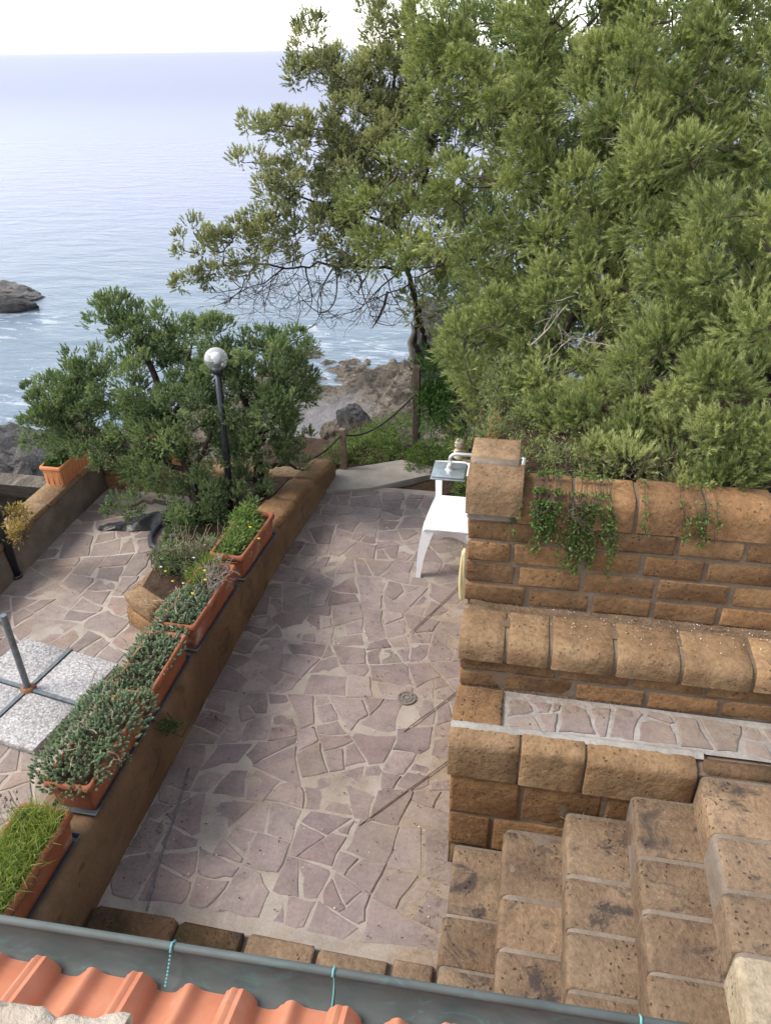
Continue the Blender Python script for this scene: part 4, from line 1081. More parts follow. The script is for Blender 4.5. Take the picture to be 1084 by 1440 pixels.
# ------------------------------------------------------------------ ROPE FENCE
def post(a, top, r, mt, label):
    b = MB(); a = Vector(a)
    b.rbox((a.x - r, a.y - r, a.z - .25), (a.x + r, a.y + r, top), .008, .002, int(top * 100)); return solo('wooden_post', b, mt, label, 'post', loc=a, angle=40)
a1 = PZ(484, 662); t1 = PY(481, 603, a1.y); a1.x = (a1.x + t1.x) / 2
post(a1, t1.z, .031, 'wood', 'short pale wooden post at the left end of the concrete apron')
a2 = PY(585, 632, 6.9); t2 = PY(586, 515, 6.9); a2.x = (a2.x + t2.x) / 2; a2.z = 0
post(a2, t2.z, .036, 'wood_dark', 'tall dark wooden post among the bushes, carrying the right end of the rope')
b = MB(); e1 = Vector((a1.x, a1.y, t1.z - .05)); e2 = PY(586, 553, 6.9); e2.x = a2.x
e0 = PY(425, 650, 5.9)
b.tube([e0.lerp(e1, t) + Vector((0, 0, -.05 * math.sin(math.pi * t))) for t in np.linspace(0, 1, 10)], .009, 6)
solo('rope', b, 'rope', 'dark rope running left from the short post into the bush', 'rope')
b = MB(); b.tube([e1.lerp(e2, t) + Vector((0, 0, -.13 * math.sin(math.pi * t ** .8))) for t in np.linspace(0, 1, 18)], .010, 6)
solo('rope', b, 'rope', 'dark rope sagging between the short and the tall wooden posts', 'rope')

# ------------------------------------------------------------------ HOUSE: roof, gutter, parapet
ho = thing('house', 'house edge below the camera: clay tile roof, gutter and rough parapet', 'house', (0, .2, 0))
b = MB(); b.box((-3, -1.0, -.2), (3, .55, 1.60)); part('wall', b, 'plaster', ho, smooth=False)
sl0 = math.radians(18); TW = .240; ZE = 1.60; YEV = .852
def tile_h(u):
    # side roll with three ribs, pan, middle roll, pan
    h = 0
    if u < .30: t = u / .30; h = .040 * math.sin(math.pi * min(1, max(0, t))) ** .55 + .0035 * math.cos(t * math.pi * 6) * (1 if .12 < t < .9 else 0)
    e = math.exp(-((u - .66) / .085) ** 2); h += .026 * e
    return h - .012 * math.sin(math.pi * min(1, max(0, (u - .2) / .45))) * (1 if .3 < u < .6 else 0)
b = MB(); b.box((-3, -.9, ZE - .07), (3, .72, ZE - .02)); 
b = MB(); v0 = [(-3, YEV - .06, ZE - .035), (3, YEV - .06, ZE - .035), (3, YEV - .06, ZE - .06), (-3, YEV - .06, ZE - .06)]
bk = [(x, y - 1.5 * math.cos(sl0), z + 1.5 * math.sin(sl0)) for x, y, z in v0]
b.add(v0 + bk, [(0, 1, 2, 3), (0, 4, 5, 1), (3, 2, 6, 7)]); rf = part('roof', b, 'wood', ho, smooth=False)
def tile_obj(x, row):
    b = MB(); nu, nv, L = 40, 5, .66
    yy = YEV + .027 * (x + .9) - row * .62 * math.cos(sl0); zz = ZE + row * .62 * math.sin(sl0)
    skew = .0
    def fn(u, v, dz=0):
        d = v * L; lift = .016 * (1 - v)
        return Vector((x + (u * 1.03) * TW + .03 * d * 0, yy + .027 * u * TW - d * math.cos(sl0), zz + d * math.sin(sl0) + tile_h(u * 1.0 if u <= 1 else 1) + lift + dz))
    b.grid(nu, nv, lambda u, v: fn(u, v)); b.grid(nu, nv, lambda u, v: fn(1 - u, v, -.014))
    b.grid(nu, 1, lambda u, v: fn(1 - u, 0, -.014 * v) )
    b.grid(1, nv, lambda u, v: fn(1, v, -.014 * u)); b.grid(1, nv, lambda u, v: fn(0, v, -.014 * (1 - u)))
    part('roof_tile', b, 'tile', rf, angle=42)
x_first = -1.023 - .036 - TW * 2
for row in range(2):
    for k in range(9): tile_obj(x_first + k * (TW + .004), row)
# gutter: half-round trough with a rolled front rim
b = MB(); gx0, gx1 = -2.6, 2.6; gy0, gy1 = .79, .895; gz = 1.695
def gy(x): return .027 * (x + .9)
prof = []
for t in np.linspace(0, math.pi, 13): prof.append(((gy0 + gy1) / 2 + (gy1 - gy0) / 2 * -math.cos(t), gz - .085 * math.sin(t) ** .8 - max(0, .10 * (1 - t / (math.pi / 2)))))
def gut(u, v, off=0):
    i = v * (len(prof) - 1); k = min(int(i), len(prof) - 2); f = i - k; x = gx0 + (gx1 - gx0) * u
    return (x, prof[k][0] + (prof[k + 1][0] - prof[k][0]) * f + gy(x), prof[k][1] + (prof[k + 1][1] - prof[k][1]) * f - off)
b.grid(30, 12, lambda u, v: gut(u, v)); b.grid(30, 12, lambda u, v: gut(u, 1 - v, .003))
gt = part('gutter', b, 'gutter', ho)
b = MB(); b.tube([(gx0, gy1 + gy(gx0) + .004, gz + .001), (gx1, gy1 + gy(gx1) + .004, gz + .001)], .010, 10); part('rim', b, 'gutter', gt)
for (px, py, nm) in ((240, 1340, 'chain'), (470, 1366, 'strap'), (900, 1440, 'strap'), (-180, 1280, 'strap')):
    p = PZ(px, py, gz); x = p.x
    if nm == 'chain':
        for j in range(11):
            t = j / 10; b = MB(); q = Vector((x - .004 * t, gy1 + gy(x) - .003 - .05 * t, gz + .012 - .075 * t ** .8)); b.sphere(q, .0028, 8, 6, (1, 1.2, 1)); part('chain_link', b, 'verdigris', gt)
        b = MB(); b.tube([(x, gy1 + gy(x) - .012, gz + .004), (x, gy1 + gy(x) + .004, gz + .016), (x, gy1 + gy(x) + .018, gz + .002)], .0025, 6); part('hook', b, 'verdigris', gt)
    else:
        b = MB(); b.grid(1, 12, lambda u, v: (x - .0015 + .003 * u, gut((x - gx0) / (gx1 - gx0), v)[1], gut((x - gx0) / (gx1 - gx0), v)[2] + .004)); b.tube([(x, gy1 + gy(x) - .01, gz + .006), (x, gy1 + gy(x) + .004, gz + .015), (x, gy1 + gy(x) + .018, gz)], .0028, 6); part('strap', b, 'verdigris', gt)
# rough parapet right under the camera
b = MB(); py_ = .292
def par(u, v):
    x = -1.6 + 1.31 * u
    d = .012 * noise.noise((x * 18, v * 9, 0)) + .007 * noise.noise((x * 55, v * 30, 2)) + .004 * noise.noise((x * 130, v * 80, 2))
    if v < .5: return (x, -.25 + (py_ + .25) * v * 2 + d * .6, 2.80 + d - (max(0, v - .42) / .08) ** 2 * .02)
    return (x, py_ + d, 2.78 - (v - .5) * 2 * .35 + d * .3)
b.grid(180, 120, par)
b.add([(-.29, -.25, 2.79), (-.29, py_, 2.77), (-.29, py_, 2.4), (-.29, -.25, 2.4)], [(0, 1, 2, 3)])
part('parapet', b, 'plaster', ho)

# ------------------------------------------------------------------ FOLIAGE TOOLS
def unit(a): return a / np.maximum(np.linalg.norm(a, axis=-1, keepdims=True), 1e-9)
class Soup:
    """triangle soup for leaves and needles, with a tint per vertex"""
    def __init__(s): s.v = []; s.t = []
    def add(s, tri, tint): s.v.append(tri.reshape(-1, 3).astype(np.float32)); s.t.append(np.asarray(tint, np.float32).reshape(-1))
    def mesh(s, name):
        v = np.concatenate(s.v); t = np.concatenate(s.t); n = len(v)
        me = bpy.data.meshes.new(name); me.vertices.add(n); me.vertices.foreach_set('co', v.ravel())
        me.loops.add(n); me.loops.foreach_set('vertex_index', np.arange(n, dtype=np.int32))
        me.polygons.add(n // 3); me.polygons.foreach_set('loop_start', np.arange(0, n, 3, dtype=np.int32))
        me.polygons.foreach_set('loop_total', np.full(n // 3, 3, dtype=np.int32))
        a = me.attributes.new('tint', 'FLOAT', 'POINT'); a.data.foreach_set('value', np.clip(t, 0, 1))
        me.update(calc_edges=True); me.validate(); return me
TRIS = [0]
def needles(sp, base, axis, L, tint, per, nl, w, spread=(.35, .95), droop=0., tmin=.04, tipl=.5):
    n = len(base)
    if n == 0: return
    i = np.repeat(np.arange(n), per); m_ = len(i); TRIS[0] += m_
    t = tmin + (1 - tmin) * rng.random(m_) ** .8
    a = axis[i]; p = base[i] + a * (L[i] * t)[:, None]; p[:, 2] -= droop * (t ** 2) * L[i]
    r = rng.normal(size=(m_, 3)); r -= a * (r * a).sum(1)[:, None]; r = unit(r)
    s = rng.uniform(spread[0], spread[1], m_) * (1.15 - .6 * t)
    d = a * np.cos(s)[:, None] + r * np.sin(s)[:, None]; d[:, 2] -= droop * t * .8; d = unit(d)
    ln = nl * rng.uniform(.6, 1.15, m_) * (1.05 - .35 * t)
    sd = unit(np.cross(d, rng.normal(size=(m_, 3)))) * (w * rng.uniform(.7, 1.2, m_) / 2)[:, None]
    tri = np.stack([p - sd, p + sd, p + d * ln[:, None]], 1)
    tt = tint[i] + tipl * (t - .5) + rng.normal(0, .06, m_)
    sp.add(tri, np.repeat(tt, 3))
def leaves(sp, p, d, ln, w, tint, up=None, fold=.25):
    """leaf of two triangles, folded along its midrib"""
    n = len(p); TRIS[0] += 2 * n
    u = np.tile(np.array([[0, 0, 1.]]), (n, 1)) + rng.normal(0, .45, (n, 3)) if up is None else up
    s = unit(np.cross(d, u)); nn = unit(np.cross(s, d))
    tip = p + d * ln[:, None]; mid = p + d * (ln * .45)[:, None]
    a = mid + s * (w / 2)[:, None] + nn * (w * fold)[:, None]; b_ = mid - s * (w / 2)[:, None] + nn * (w * fold)[:, None]
    sp.add(np.stack([p, tip, a], 1), np.repeat(tint, 3)); sp.add(np.stack([p, b_, tip], 1), np.repeat(tint, 3))
def lobe(x, y, Y, rx, ry, rd):
    c = PY(x, y, Y); s = F / depth(c); return np.array(c), np.array([rx / s, rd, ry / s * 1.08])
def tufts(lobes, dens, rmin=.55, hollow=.5):
    """tuft positions and outward directions in the union of the lobes"""
    C_, O, K = [], [], []
    for li, (c, r) in enumerate(lobes):
        A = 4 * math.pi * ((r[0] * r[1]) ** 1.6 / 3 + (r[0] * r[2]) ** 1.6 / 3 + (r[1] * r[2]) ** 1.6 / 3) ** (1 / 1.6)
        n = max(4, int(A * dens))
        d = unit(rng.normal(size=(n, 3))); rad = 1 - (1 - rmin) * rng.random(n) ** 1.4
        C_.append(c + d * r * rad[:, None]); O.append(unit(d / r)); K.append(np.full(n, li))
    return np.concatenate(C_), np.concatenate(O), np.concatenate(K)
def skeleton(limbs):
    pts = []
    for l in limbs:
        l = [Vector(p) for p in l]
        for i in range(len(l) - 1):
            k = max(2, int((l[i + 1] - l[i]).length / .06))
            for t in np.linspace(0, 1, k)[:-1]: pts.append(l[i].lerp(l[i + 1], t))
        pts.append(l[-1])
    return np.array([tuple(p) for p in pts])
def grow(mbt, skel, targets, r0=.012, r1=.003, sag=.12, maxlen=1.2, branchlets=True, nseg=5):
    """join every tuft to the nearest wood by a thin curved twig"""
    nodes = [skel]; order = np.argsort([np.min(((skel - t) ** 2).sum(1)) for t in targets])
    arr = np.empty((len(skel) + len(targets) * nseg, 3)); arr[:len(skel)] = skel; n = len(skel)
    for k in order:
        t = targets[k]; d2 = ((arr[:n] - t) ** 2).sum(1); j = int(np.argmin(d2)); a = arr[j].copy(); L = math.sqrt(d2[j])
        if L < .02 or L > maxlen: continue
        off = rng.normal(0, .09, 3) * L; off[2] -= sag * L * rng.uniform(-.5, 1.3)
        ps = []
        for s in range(nseg + 1):
            f = s / nseg; p = a + (t - a) * f + off * math.sin(math.pi * f) + rng.normal(0, .012, 3) * L * (0 < f < 1); ps.append(p)
        rr_ = r0 * min(1, L / .5 + .25); mbt.tube([Vector(p) for p in ps], [rr_ + (r1 - rr_) * q / nseg for q in range(nseg + 1)], 4, False)
        arr[n:n + nseg] = ps[1:]; n += nseg
    return arr[:n]
def bare_twigs(mbt, start, direction, L, r, depth_=3, kink=.25, droop=-.1, nb=3):
    p = Vector(start); d = Vector(direction).normalized(); pts = [p.copy()]; n = 6
    for i in range(n):
        d = (d + Vector(rng.normal(0, kink, 3)) * .6 + Vector((0, 0, droop * .3))).normalized(); p = p + d * L / n; pts.append(p.copy())
    mbt.tube(pts, [r * (1 - .75 * i / n) + .0008 for i in range(n + 1)], 4, False)
    if depth_ > 0:
        for k in range(nb):
            i = int(rng.integers(2, n + 1)); bare_twigs(mbt, pts[i], (d + Vector(rng.normal(0, .75, 3))).normalized(), L * rng.uniform(.45, .75), r * .55, depth_ - 1, kink, droop, nb)
def conifer(root, lobes, limbs, mt, dens, plumes, plen, per, nl, w, up=.35, droop=.1, cl=.05, spread=(.35, .95), rmin=.5, twig='twig', tint0=.45, tvar=.16, maxlen=1.1, spreadp=.6, sub=None, ball=False):
    C_, O, K = tufts(lobes, dens, rmin)
    if sub is not None:
        k_ = sub(C_); C_, O = C_[k_], O[k_]
    n = len(C_); mbt = MB()
    grow(mbt, skeleton(limbs), C_ - O * plen * .6, .013, .003, maxlen=maxlen)
    i = np.repeat(np.arange(n), plumes); m_ = len(i)
    tt = rng.normal(tint0, tvar, n)
    ax = unit(O[i] * .75 + np.array([0, 0, up]) + rng.normal(0, spreadp, (m_, 3)))
    sc = rng.uniform(.7, 1.25, n)[i]
    base = C_[i] - O[i] * plen * .35 + rng.normal(0, cl, (m_, 3))
    if ball:                                  # a rounded clump: shoots leave the surface of a small ball
        q_ = unit(rng.normal(size=(m_, 3)) + O[i] * .5 + np.array([0, 0, .35])); base = C_[i] + q_ * (cl * sc * rng.uniform(.5, 1.35, m_))[:, None]
        ax = unit(q_ * .9 + O[i] * .35 + np.array([0, 0, up]) + rng.normal(0, .3, (m_, 3)))
    L = plen * rng.uniform(.6, 1.2, m_) * sc
    for a, bb, l in zip(base[::2], ax[::2], L[::2]): pass
    sp = Soup(); needles(sp, base, ax, L, tt[i] + rng.normal(0, .07, m_), per, nl, w, spread, droop)
    part('twigs', mbt, twig, root, kind='stuff')
    o = link('foliage', sp.mesh('foliage'), M[mt], root); o['kind'] = 'stuff'
    return C_, O
def limb_parts(root, limbs, rads, mt):
    for i, (l, r) in enumerate(zip(limbs, rads)):
        l = [Vector(p) for p in l]; pts = []; rd = []
        for a in range(len(l) - 1):
            for t in np.linspace(0, 1, 6)[:-1]:
                q = l[a].lerp(l[a + 1], t) + Vector(rng.normal(0, .012, 3)); pts.append(q); rd.append(r[0] + (r[1] - r[0]) * (a + t) / (len(l) - 1))
        pts.append(l[-1]); rd.append(r[1])
        b = MB(); b.tube(pts, rd, 8); part('trunk' if i == 0 else 'limb', b, mt, root)

# ------------------------------------------------------------------ TREES
# right-hand tree A: the near bright conifer filling the right edge
R2 = [lobe(*a) for a in [(1040, 120, 4.5, 110, 130, .5), (930, 100, 5.0, 110, 110, .5), (905, 190, 4.7, 75, 85, .4), (965, 260, 4.4, 100, 85, .42), (1070, 290, 4.1, 90, 110, .4),
      (890, 330, 4.7, 90, 85, .45), (985, 395, 4.2, 95, 70, .4), (1070, 440, 3.75, 80, 105, .36), (970, 525, 3.8, 95, 62, .34), (1045, 570, 3.6, 70, 70, .3), (890, 560, 4.0, 85, 50, .33),
      (850, 600, 3.75, 55, 45, .2), (905, 645, 3.55, 35, 32, .14), (955, 655, 3.5, 42, 36, .16), (1015, 640, 3.45, 48, 45, .17), (1080, 650, 3.42, 35, 45, .16), (880, 668, 3.42, 26, 22, .1), (955, 685, 3.35, 30, 20, .1), (1020, 682, 3.33, 34, 20, .1), (820, 640, 3.55, 34, 28, .13), (1000, 20, 5.2, 150, 90, .6)]]
ta = thing('conifer_tree', 'bright green feathery conifer nearest the camera at the right edge', 'tree', (1.45, 4.9, 1.75))
la = [[(1.45, 4.9, 1.7), (1.42, 4.85, 2.3), (1.3, 4.8, 2.9), (1.2, 4.85, 3.5), (1.15, 4.9, 4.2)],
      [(1.42, 4.85, 2.2), (1.2, 4.5, 2.4), (1.0, 4.2, 2.45)], [(1.4, 4.85, 2.4), (1.6, 4.3, 2.6), (1.65, 3.9, 2.5)], [(1.35, 4.8, 2.8), (1.1, 4.5, 3.1), (.95, 4.4, 3.2)],
      [(1.42, 4.85, 2.0), (1.5, 4.2, 2.0), (1.4, 3.75, 1.95)], [(1.2, 4.85, 3.3), (1.5, 4.5, 3.5), (1.7, 4.4, 3.6)], [(1.42, 4.85, 2.05), (1.1, 4.3, 2.05), (.9, 4.0, 2.0)]]
limb_parts(ta, la, [(.09, .04)] + [(.04, .012)] * 6, 'bark_dark')
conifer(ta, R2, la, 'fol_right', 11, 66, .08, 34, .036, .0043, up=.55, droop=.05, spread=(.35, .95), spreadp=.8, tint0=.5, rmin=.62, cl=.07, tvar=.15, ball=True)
# right-hand tree B: behind, centre right
R1 = [lobe(*a) for a in [(690, 60, 6.0, 110, 90, .6), (810, 60, 5.6, 110, 95, .6), (770, 180, 5.4, 105, 85, .5), (655, 180, 6.0, 80, 90, .5), (690, 300, 5.5, 95, 85, .5), (800, 300, 5.1, 80, 70, .42),
      (595, 395, 5.6, 45, 42, .28), (720, 400, 5.1, 90, 70, .42), (820, 430, 4.7, 80, 65, .4), (560, 300, 5.9, 70, 70, .4), (690, 505, 4.5, 55, 75, .34), (785, 520, 4.3, 75, 62, .34), (740, 590, 4.1, 55, 42, .25), (655, 490, 4.9, 35, 40, .25), (680, 575, 4.3, 38, 40, .2), (795, 600, 3.9, 40, 35, .18)]]
tb = thing('conifer_tree', 'tall green conifer filling the top centre-right, behind the upper wall', 'tree', (.55, 5.4, 1.6))
lb2 = [[(.6, 5.5, 1.5), (.55, 5.5, 2.3), (.4, 5.5, 3.0), (.3, 5.6, 3.6), (.25, 5.7, 4.3)], [(.55, 5.5, 2.2), (.2, 5.2, 2.3), (-.05, 5.1, 2.35)], [(.5, 5.5, 2.5), (.0, 5.5, 2.7), (-.4, 5.6, 2.75)],
       [(.55, 5.5, 2.0), (.45, 4.8, 2.0), (.4, 4.3, 1.95)], [(.4, 5.5, 3.0), (.8, 5.3, 3.3), (.95, 5.2, 3.5)], [(.45, 5.5, 2.8), (.7, 5.0, 2.9), (.75, 4.8, 2.95)], [(.55, 5.5, 2.1), (.2, 4.7, 2.0), (.1, 4.4, 1.9)]]
limb_parts(tb, lb2, [(.09, .035)] + [(.035, .01)] * 6, 'bark_dark')
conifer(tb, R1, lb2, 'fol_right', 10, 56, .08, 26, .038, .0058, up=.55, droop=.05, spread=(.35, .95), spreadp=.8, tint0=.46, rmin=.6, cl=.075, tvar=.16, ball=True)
# dark conifer behind both, seen through their gaps
R0 = [lobe(*a) for a in [(700, 120, 7.6, 110, 110, .5), (830, 150, 7.4, 110, 120, .5), (960, 300, 6.8, 130, 130, .5), (780, 320, 7.2, 130, 120, .5), (690, 430, 6.8, 70, 60, .35), (820, 480, 6.2, 120, 70, .4), (980, 520, 5.8, 120, 80, .4), (1060, 180, 6.6, 80, 140, .4), (680, 250, 7.6, 70, 90, .4), (720, 540, 5.8, 60, 50, .3), (960, 20, 7, 160, 60, .5), (1200, 240, 5.8, 110, 130, .5), (1210, 450, 5.0, 110, 110, .45), (1190, 610, 4.3, 90, 55, .3), (1320, 500, 5.2, 110, 120, .45)]]
tc = thing('conifer_tree', 'shaded conifer standing behind the two bright ones, seen through their gaps', 'tree', (1.3, 7.0, 1.0))
lc = [[(1.3, 7.0, .8), (1.25, 7.0, 1.8), (1.1, 7.0, 2.8), (1.0, 7.1, 3.6), (.95, 7.1, 4.2)], [(1.25, 7.0, 1.8), (.7, 6.9, 2.2), (.1, 7.1, 2.5)], [(1.2, 7.0, 2.2), (1.9, 6.4, 2.4), (2.4, 5.7, 2.5), (2.5, 5.0, 2.3)], [(1.1, 7.0, 2.8), (.6, 7.2, 3.2), (.2, 7.4, 3.5)]]
limb_parts(tc, lc, [(.09, .03)] + [(.035, .012)] * 3, 'bark_dark')
conifer(tc, R0, lc, 'fol_left', 13, 14, .16, 20, .06, .0125, up=.4, droop=.1, spread=(.3, .9), spreadp=.7, tint0=.45, rmin=.5, cl=.04, maxlen=1.6)
# middle tree leaning out over the sea
M1 = [lobe(*a) for a in [(437, 70, 7.5, 24, 34, .22), (470, 110, 7.5, 45, 36, .35), (418, 110, 7.4, 22, 16, .15), (505, 170, 7.4, 70, 55, .45), (400, 180, 7.3, 45, 26, .28), (350, 172, 7.3, 26, 13, .14), (545, 55, 7.6, 45, 45, .4), (525, 30, 7.6, 14, 26, .14), (605, 35, 7.8, 55, 50, .45), (610, 130, 7.6, 80, 70, .5),
      (410, 262, 7.3, 58, 32, .3), (350, 228, 7.2, 26, 13, .14), (345, 345, 7.1, 55, 28, .28), (275, 345, 7.0, 28, 26, .18), (262, 395, 7.0, 22, 13, .12), (305, 390, 7.0, 30, 15, .14), (430, 325, 7.2, 60, 38, .32), (490, 250, 7.4, 60, 55, .4), (560, 220, 7.5, 75, 70, .5), (530, 330, 7.4, 60, 50, .4), (600, 310, 7.3, 60, 60, .4), (620, 420, 7.4, 50, 40, .35), (500, 372, 7.3, 35, 20, .2), (450, 215, 7.3, 50, 35, .3), (380, 320, 7.15, 45, 25, .22), (480, 300, 7.3, 50, 35, .3), (540, 130, 7.5, 50, 50, .4)]]
tm = thing('juniper_tree', 'olive green juniper leaning left over the sea, with a twisted grey trunk', 'tree', (-1.05, 7.4, .0))
def q(x, y, Y): return tuple(PY(x, y, Y))
lm = [[q(585, 560, 7.3), q(584, 525, 7.3), q(590, 500, 7.35), q(580, 480, 7.35), q(588, 458, 7.4), q(585, 430, 7.4), q(575, 380, 7.45), q(555, 320, 7.45), q(545, 240, 7.5), q(550, 150, 7.55), q(560, 60, 7.6)],
      [q(604, 502, 7.6), q(598, 480, 7.55), q(590, 455, 7.5), q(585, 430, 7.4)],
      [q(575, 380, 7.45), q(520, 375, 7.4), q(460, 372, 7.3), q(400, 375, 7.2), q(340, 370, 7.1), q(280, 380, 7.0)],
      [q(555, 320, 7.45), q(500, 290, 7.4), q(430, 280, 7.3), q(370, 250, 7.25)], [q(545, 240, 7.5), q(500, 190, 7.4), q(420, 180, 7.3), q(360, 172, 7.3)],
      [q(550, 150, 7.55), q(500, 130, 7.5), q(445, 80, 7.5)], [q(555, 320, 7.45), q(600, 250, 7.5), q(620, 130, 7.6)]]
limb_parts(tm, lm, [(.036, .014), (.03, .022)] + [(.016, .005)] * 5, 'bark_dark')
bt = MB(); bt.tube([PY(x, y, 7.2) for x, y in ((586, 520), (580, 500), (576, 482), (582, 466), (578, 452))], [.035, .03, .026, .02, .01], 7); part('dead_stem', bt, 'deadwood', tm)
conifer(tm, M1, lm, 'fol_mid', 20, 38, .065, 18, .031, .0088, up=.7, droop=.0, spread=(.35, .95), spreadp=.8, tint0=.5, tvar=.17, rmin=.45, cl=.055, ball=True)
bt = MB()
for (x, y, dx, dz, L) in [(520, 376, -.5, -.8, .5), (470, 374, -.6, -.7, .6), (430, 376, -.3, -.8, .55), (400, 376, -.5, -.6, .5), (360, 372, -.4, -.7, .4), (500, 380, .3, -.8, .6), (540, 385, .1, -.9, .6), (450, 300, -.7, -.3, .5), (575, 400, -.5, -.6, .5), (560, 385, -.7, -.5, .6), (480, 330, -.5, -.5, .5), (520, 200, -.8, .1, .5)]:
    bare_twigs(bt, PY(x, y, 7.3), (dx, rng.normal(0, .2), dz), L, .008, 3, .35, .12, 3)
cv = [(405, 385), (425, 420), (452, 440), (470, 425), (474, 395), (470, 372)]
cvp = [PY(x, y, 7.25) for x, y in cv]; cs = []
for i in range(len(cvp) - 1):
    a_, b_, c_, d_ = cvp[max(i - 1, 0)], cvp[i], cvp[i + 1], cvp[min(i + 2, len(cvp) - 1)]
    for u in np.linspace(0, 1, 7)[:-1]: cs.append(.5 * ((2 * b_) + (c_ - a_) * u + (2 * a_ - 5 * b_ + 4 * c_ - d_) * u * u + (3 * b_ - a_ - 3 * c_ + d_) * u ** 3))
bt.tube(cs, [.003 + .006 * i / len(cs) for i in range(len(cs))], 5)
for k in range(26):
    x, y = rng.uniform(345, 600), rng.uniform(362, 400); bare_twigs(bt, PY(x, y, 7.3 + rng.normal(0, .12)), (rng.normal(-.25, .5), rng.normal(0, .3), -.8), rng.uniform(.25, .5), .0035, 2, .3, .25, 3)
bt.tube([PY(x, y, 7.25) for x, y in ((523, 462), (532, 448), (540, 430), (545, 410))], [.004, .012, .014, .014], 5)
part('bare_twigs', bt, 'twig', tm, kind='stuff')

# grey bare twigs inside the right-hand trees
bt = MB()
for k in range(20):
    x, y = rng.uniform(640, 1070), rng.uniform(120, 640); Y = 4.6 if x > 850 else 5.2
    if y > 480: Y = 4.0
    bare_twigs(bt, PY(x, y, Y), (rng.normal(0, 1), -.1, rng.normal(.1, .3)), .3, .0042, 2, .3, 0, 2)
part('dead_twigs', bt, 'deadwood', ta, kind='stuff')

# left juniper bush
B1 = [lobe(*a) for a in [(155, 455, 5.9, 30, 40, .2), (195, 480, 5.9, 45, 40, .28), (240, 470, 5.9, 40, 45, .25), (300, 480, 5.8, 30, 30, .2), (350, 500, 5.6, 55, 40, .3), (400, 500, 5.6, 38, 38, .25), (420, 535, 5.6, 25, 40, .2), (385, 560, 5.5, 50, 50, .3),
      (210, 540, 5.6, 75, 50, .4), (130, 540, 5.7, 50, 40, .3), (90, 575, 5.7, 50, 35, .28), (60, 600, 5.7, 30, 25, .2), (130, 600, 5.6, 70, 35, .3), (75, 560, 5.75, 40, 30, .22), (170, 640, 5.4, 50, 22, .2), (300, 630, 5.4, 45, 30, .25), (110, 620, 5.6, 40, 22, .2), (260, 590, 5.4, 70, 50, .35), (200, 610, 5.4, 55, 35, .28), (320, 560, 5.5, 50, 60, .3), (370, 610, 5.5, 45, 35, .25), (420, 628, 5.6, 45, 20, .18),
      (180, 712, 5.3, 32, 12, .12), (240, 660, 5.3, 45, 30, .22), (275, 705, 5.1, 42, 36, .22), (300, 740, 5.0, 40, 26, .2), (345, 690, 5.3, 35, 30, .2), (255, 740, 4.95, 30, 22, .15), (200, 660, 5.4, 35, 22, .18)]]
tj = thing('juniper_bush', 'spreading dark blue-green juniper on the left, behind the globe lamp', 'bush', (-2.45, 5.3, .05))
lj = [[(-2.55, 5.05, 0), (-2.6, 5.15, .2), (-2.7, 5.3, .45), (-2.9, 5.5, .75), (-3.1, 5.7, 1.1), (-3.2, 5.8, 1.5)],
      [(-2.2, 5.55, .1), (-2.18, 5.55, .35), (-2.2, 5.55, .6), (-2.25, 5.6, .9), (-2.3, 5.6, 1.2)], [(-2.7, 5.3, .45), (-3.1, 5.4, .55), (-3.6, 5.5, .65), (-4.0, 5.6, .7)],
      [(-2.9, 5.5, .75), (-2.8, 5.6, 1.1), (-2.75, 5.8, 1.4)], [(-2.2, 5.55, .6), (-2.0, 5.6, .9), (-1.95, 5.6, 1.1)], [(-2.7, 5.3, .45), (-2.5, 5.3, .75), (-2.45, 5.4, 1.0)], [(-2.6, 5.15, .2), (-3.0, 5.2, .2), (-3.3, 5.25, .12)], [(-2.2, 5.55, .4), (-2.0, 5.6, .45), (-1.8, 5.6, .4)]]
limb_parts(tj, lj, [(.06, .02), (.055, .02)] + [(.026, .008)] * 6, 'bark_dark')
conifer(tj, B1, lj, 'fol_left', 27, 42, .06, 19, .026, .0084, up=.9, droop=.0, spread=(.4, 1.05), spreadp=.7, tint0=.5, tvar=.15, rmin=.55, cl=.055, ball=True)

# ------------------------------------------------------------------ SHRUBS AND GROUND COVER
def leafy(root, lobes, mt, n, ln, w, tint=.45, up=.4, stems=0, stem_mt='twig', zmin=None, name='foliage', rmin=.4):
    sp = Soup(); vol = np.array([r.prod() for _, r in lobes]) ** .67; vol /= vol.sum()
    for (c, r), f in zip(lobes, vol):
        k = int(n * f); g = max(3, k // 14)
        d = unit(rng.normal(size=(g, 3))); cc = c + d * r * (rmin + (1 - rmin) * rng.random(g) ** .5)[:, None]; oo = unit(d / r + np.array([0, 0, up]))
        i = rng.integers(0, g, k); tg = rng.normal(tint, .18, g)
        dd = unit(oo[i] * .6 + rng.normal(0, .7, (k, 3)) + np.array([0, 0, up * .5]))
        p = cc[i] + rng.normal(0, ln * .6, (k, 3))
        leaves(sp, p, dd, ln * rng.uniform(.6, 1.25, k), w * rng.uniform(.7, 1.2, k), tg[i] + rng.normal(0, .07, k))
    if stems:
        b = MB()
        for _ in range(stems):
            c, r = lobes[rng.integers(len(lobes))]; d = unit(rng.normal(size=3)); e = c + d * r * .9; s = np.array([c[0], c[1], c[2] - r[2] * 1.0]) + rng.normal(0, .05, 3) * np.array([1, 1, 0])
            b.tube([Vector(s), Vector((s + e) / 2 + rng.normal(0, .03, 3)), Vector(e)], [.004, .003, .0015], 4, False)
        part('stems', b, stem_mt, root, kind='stuff')
    o = link(name, sp.mesh(name), M[mt], root); o['kind'] = 'stuff'; return o
t_ = thing('leafy_shrub', 'lush dark green shrub with long leaves right of the tall post', 'shrub', tuple(PY(620, 620, 7.0)))
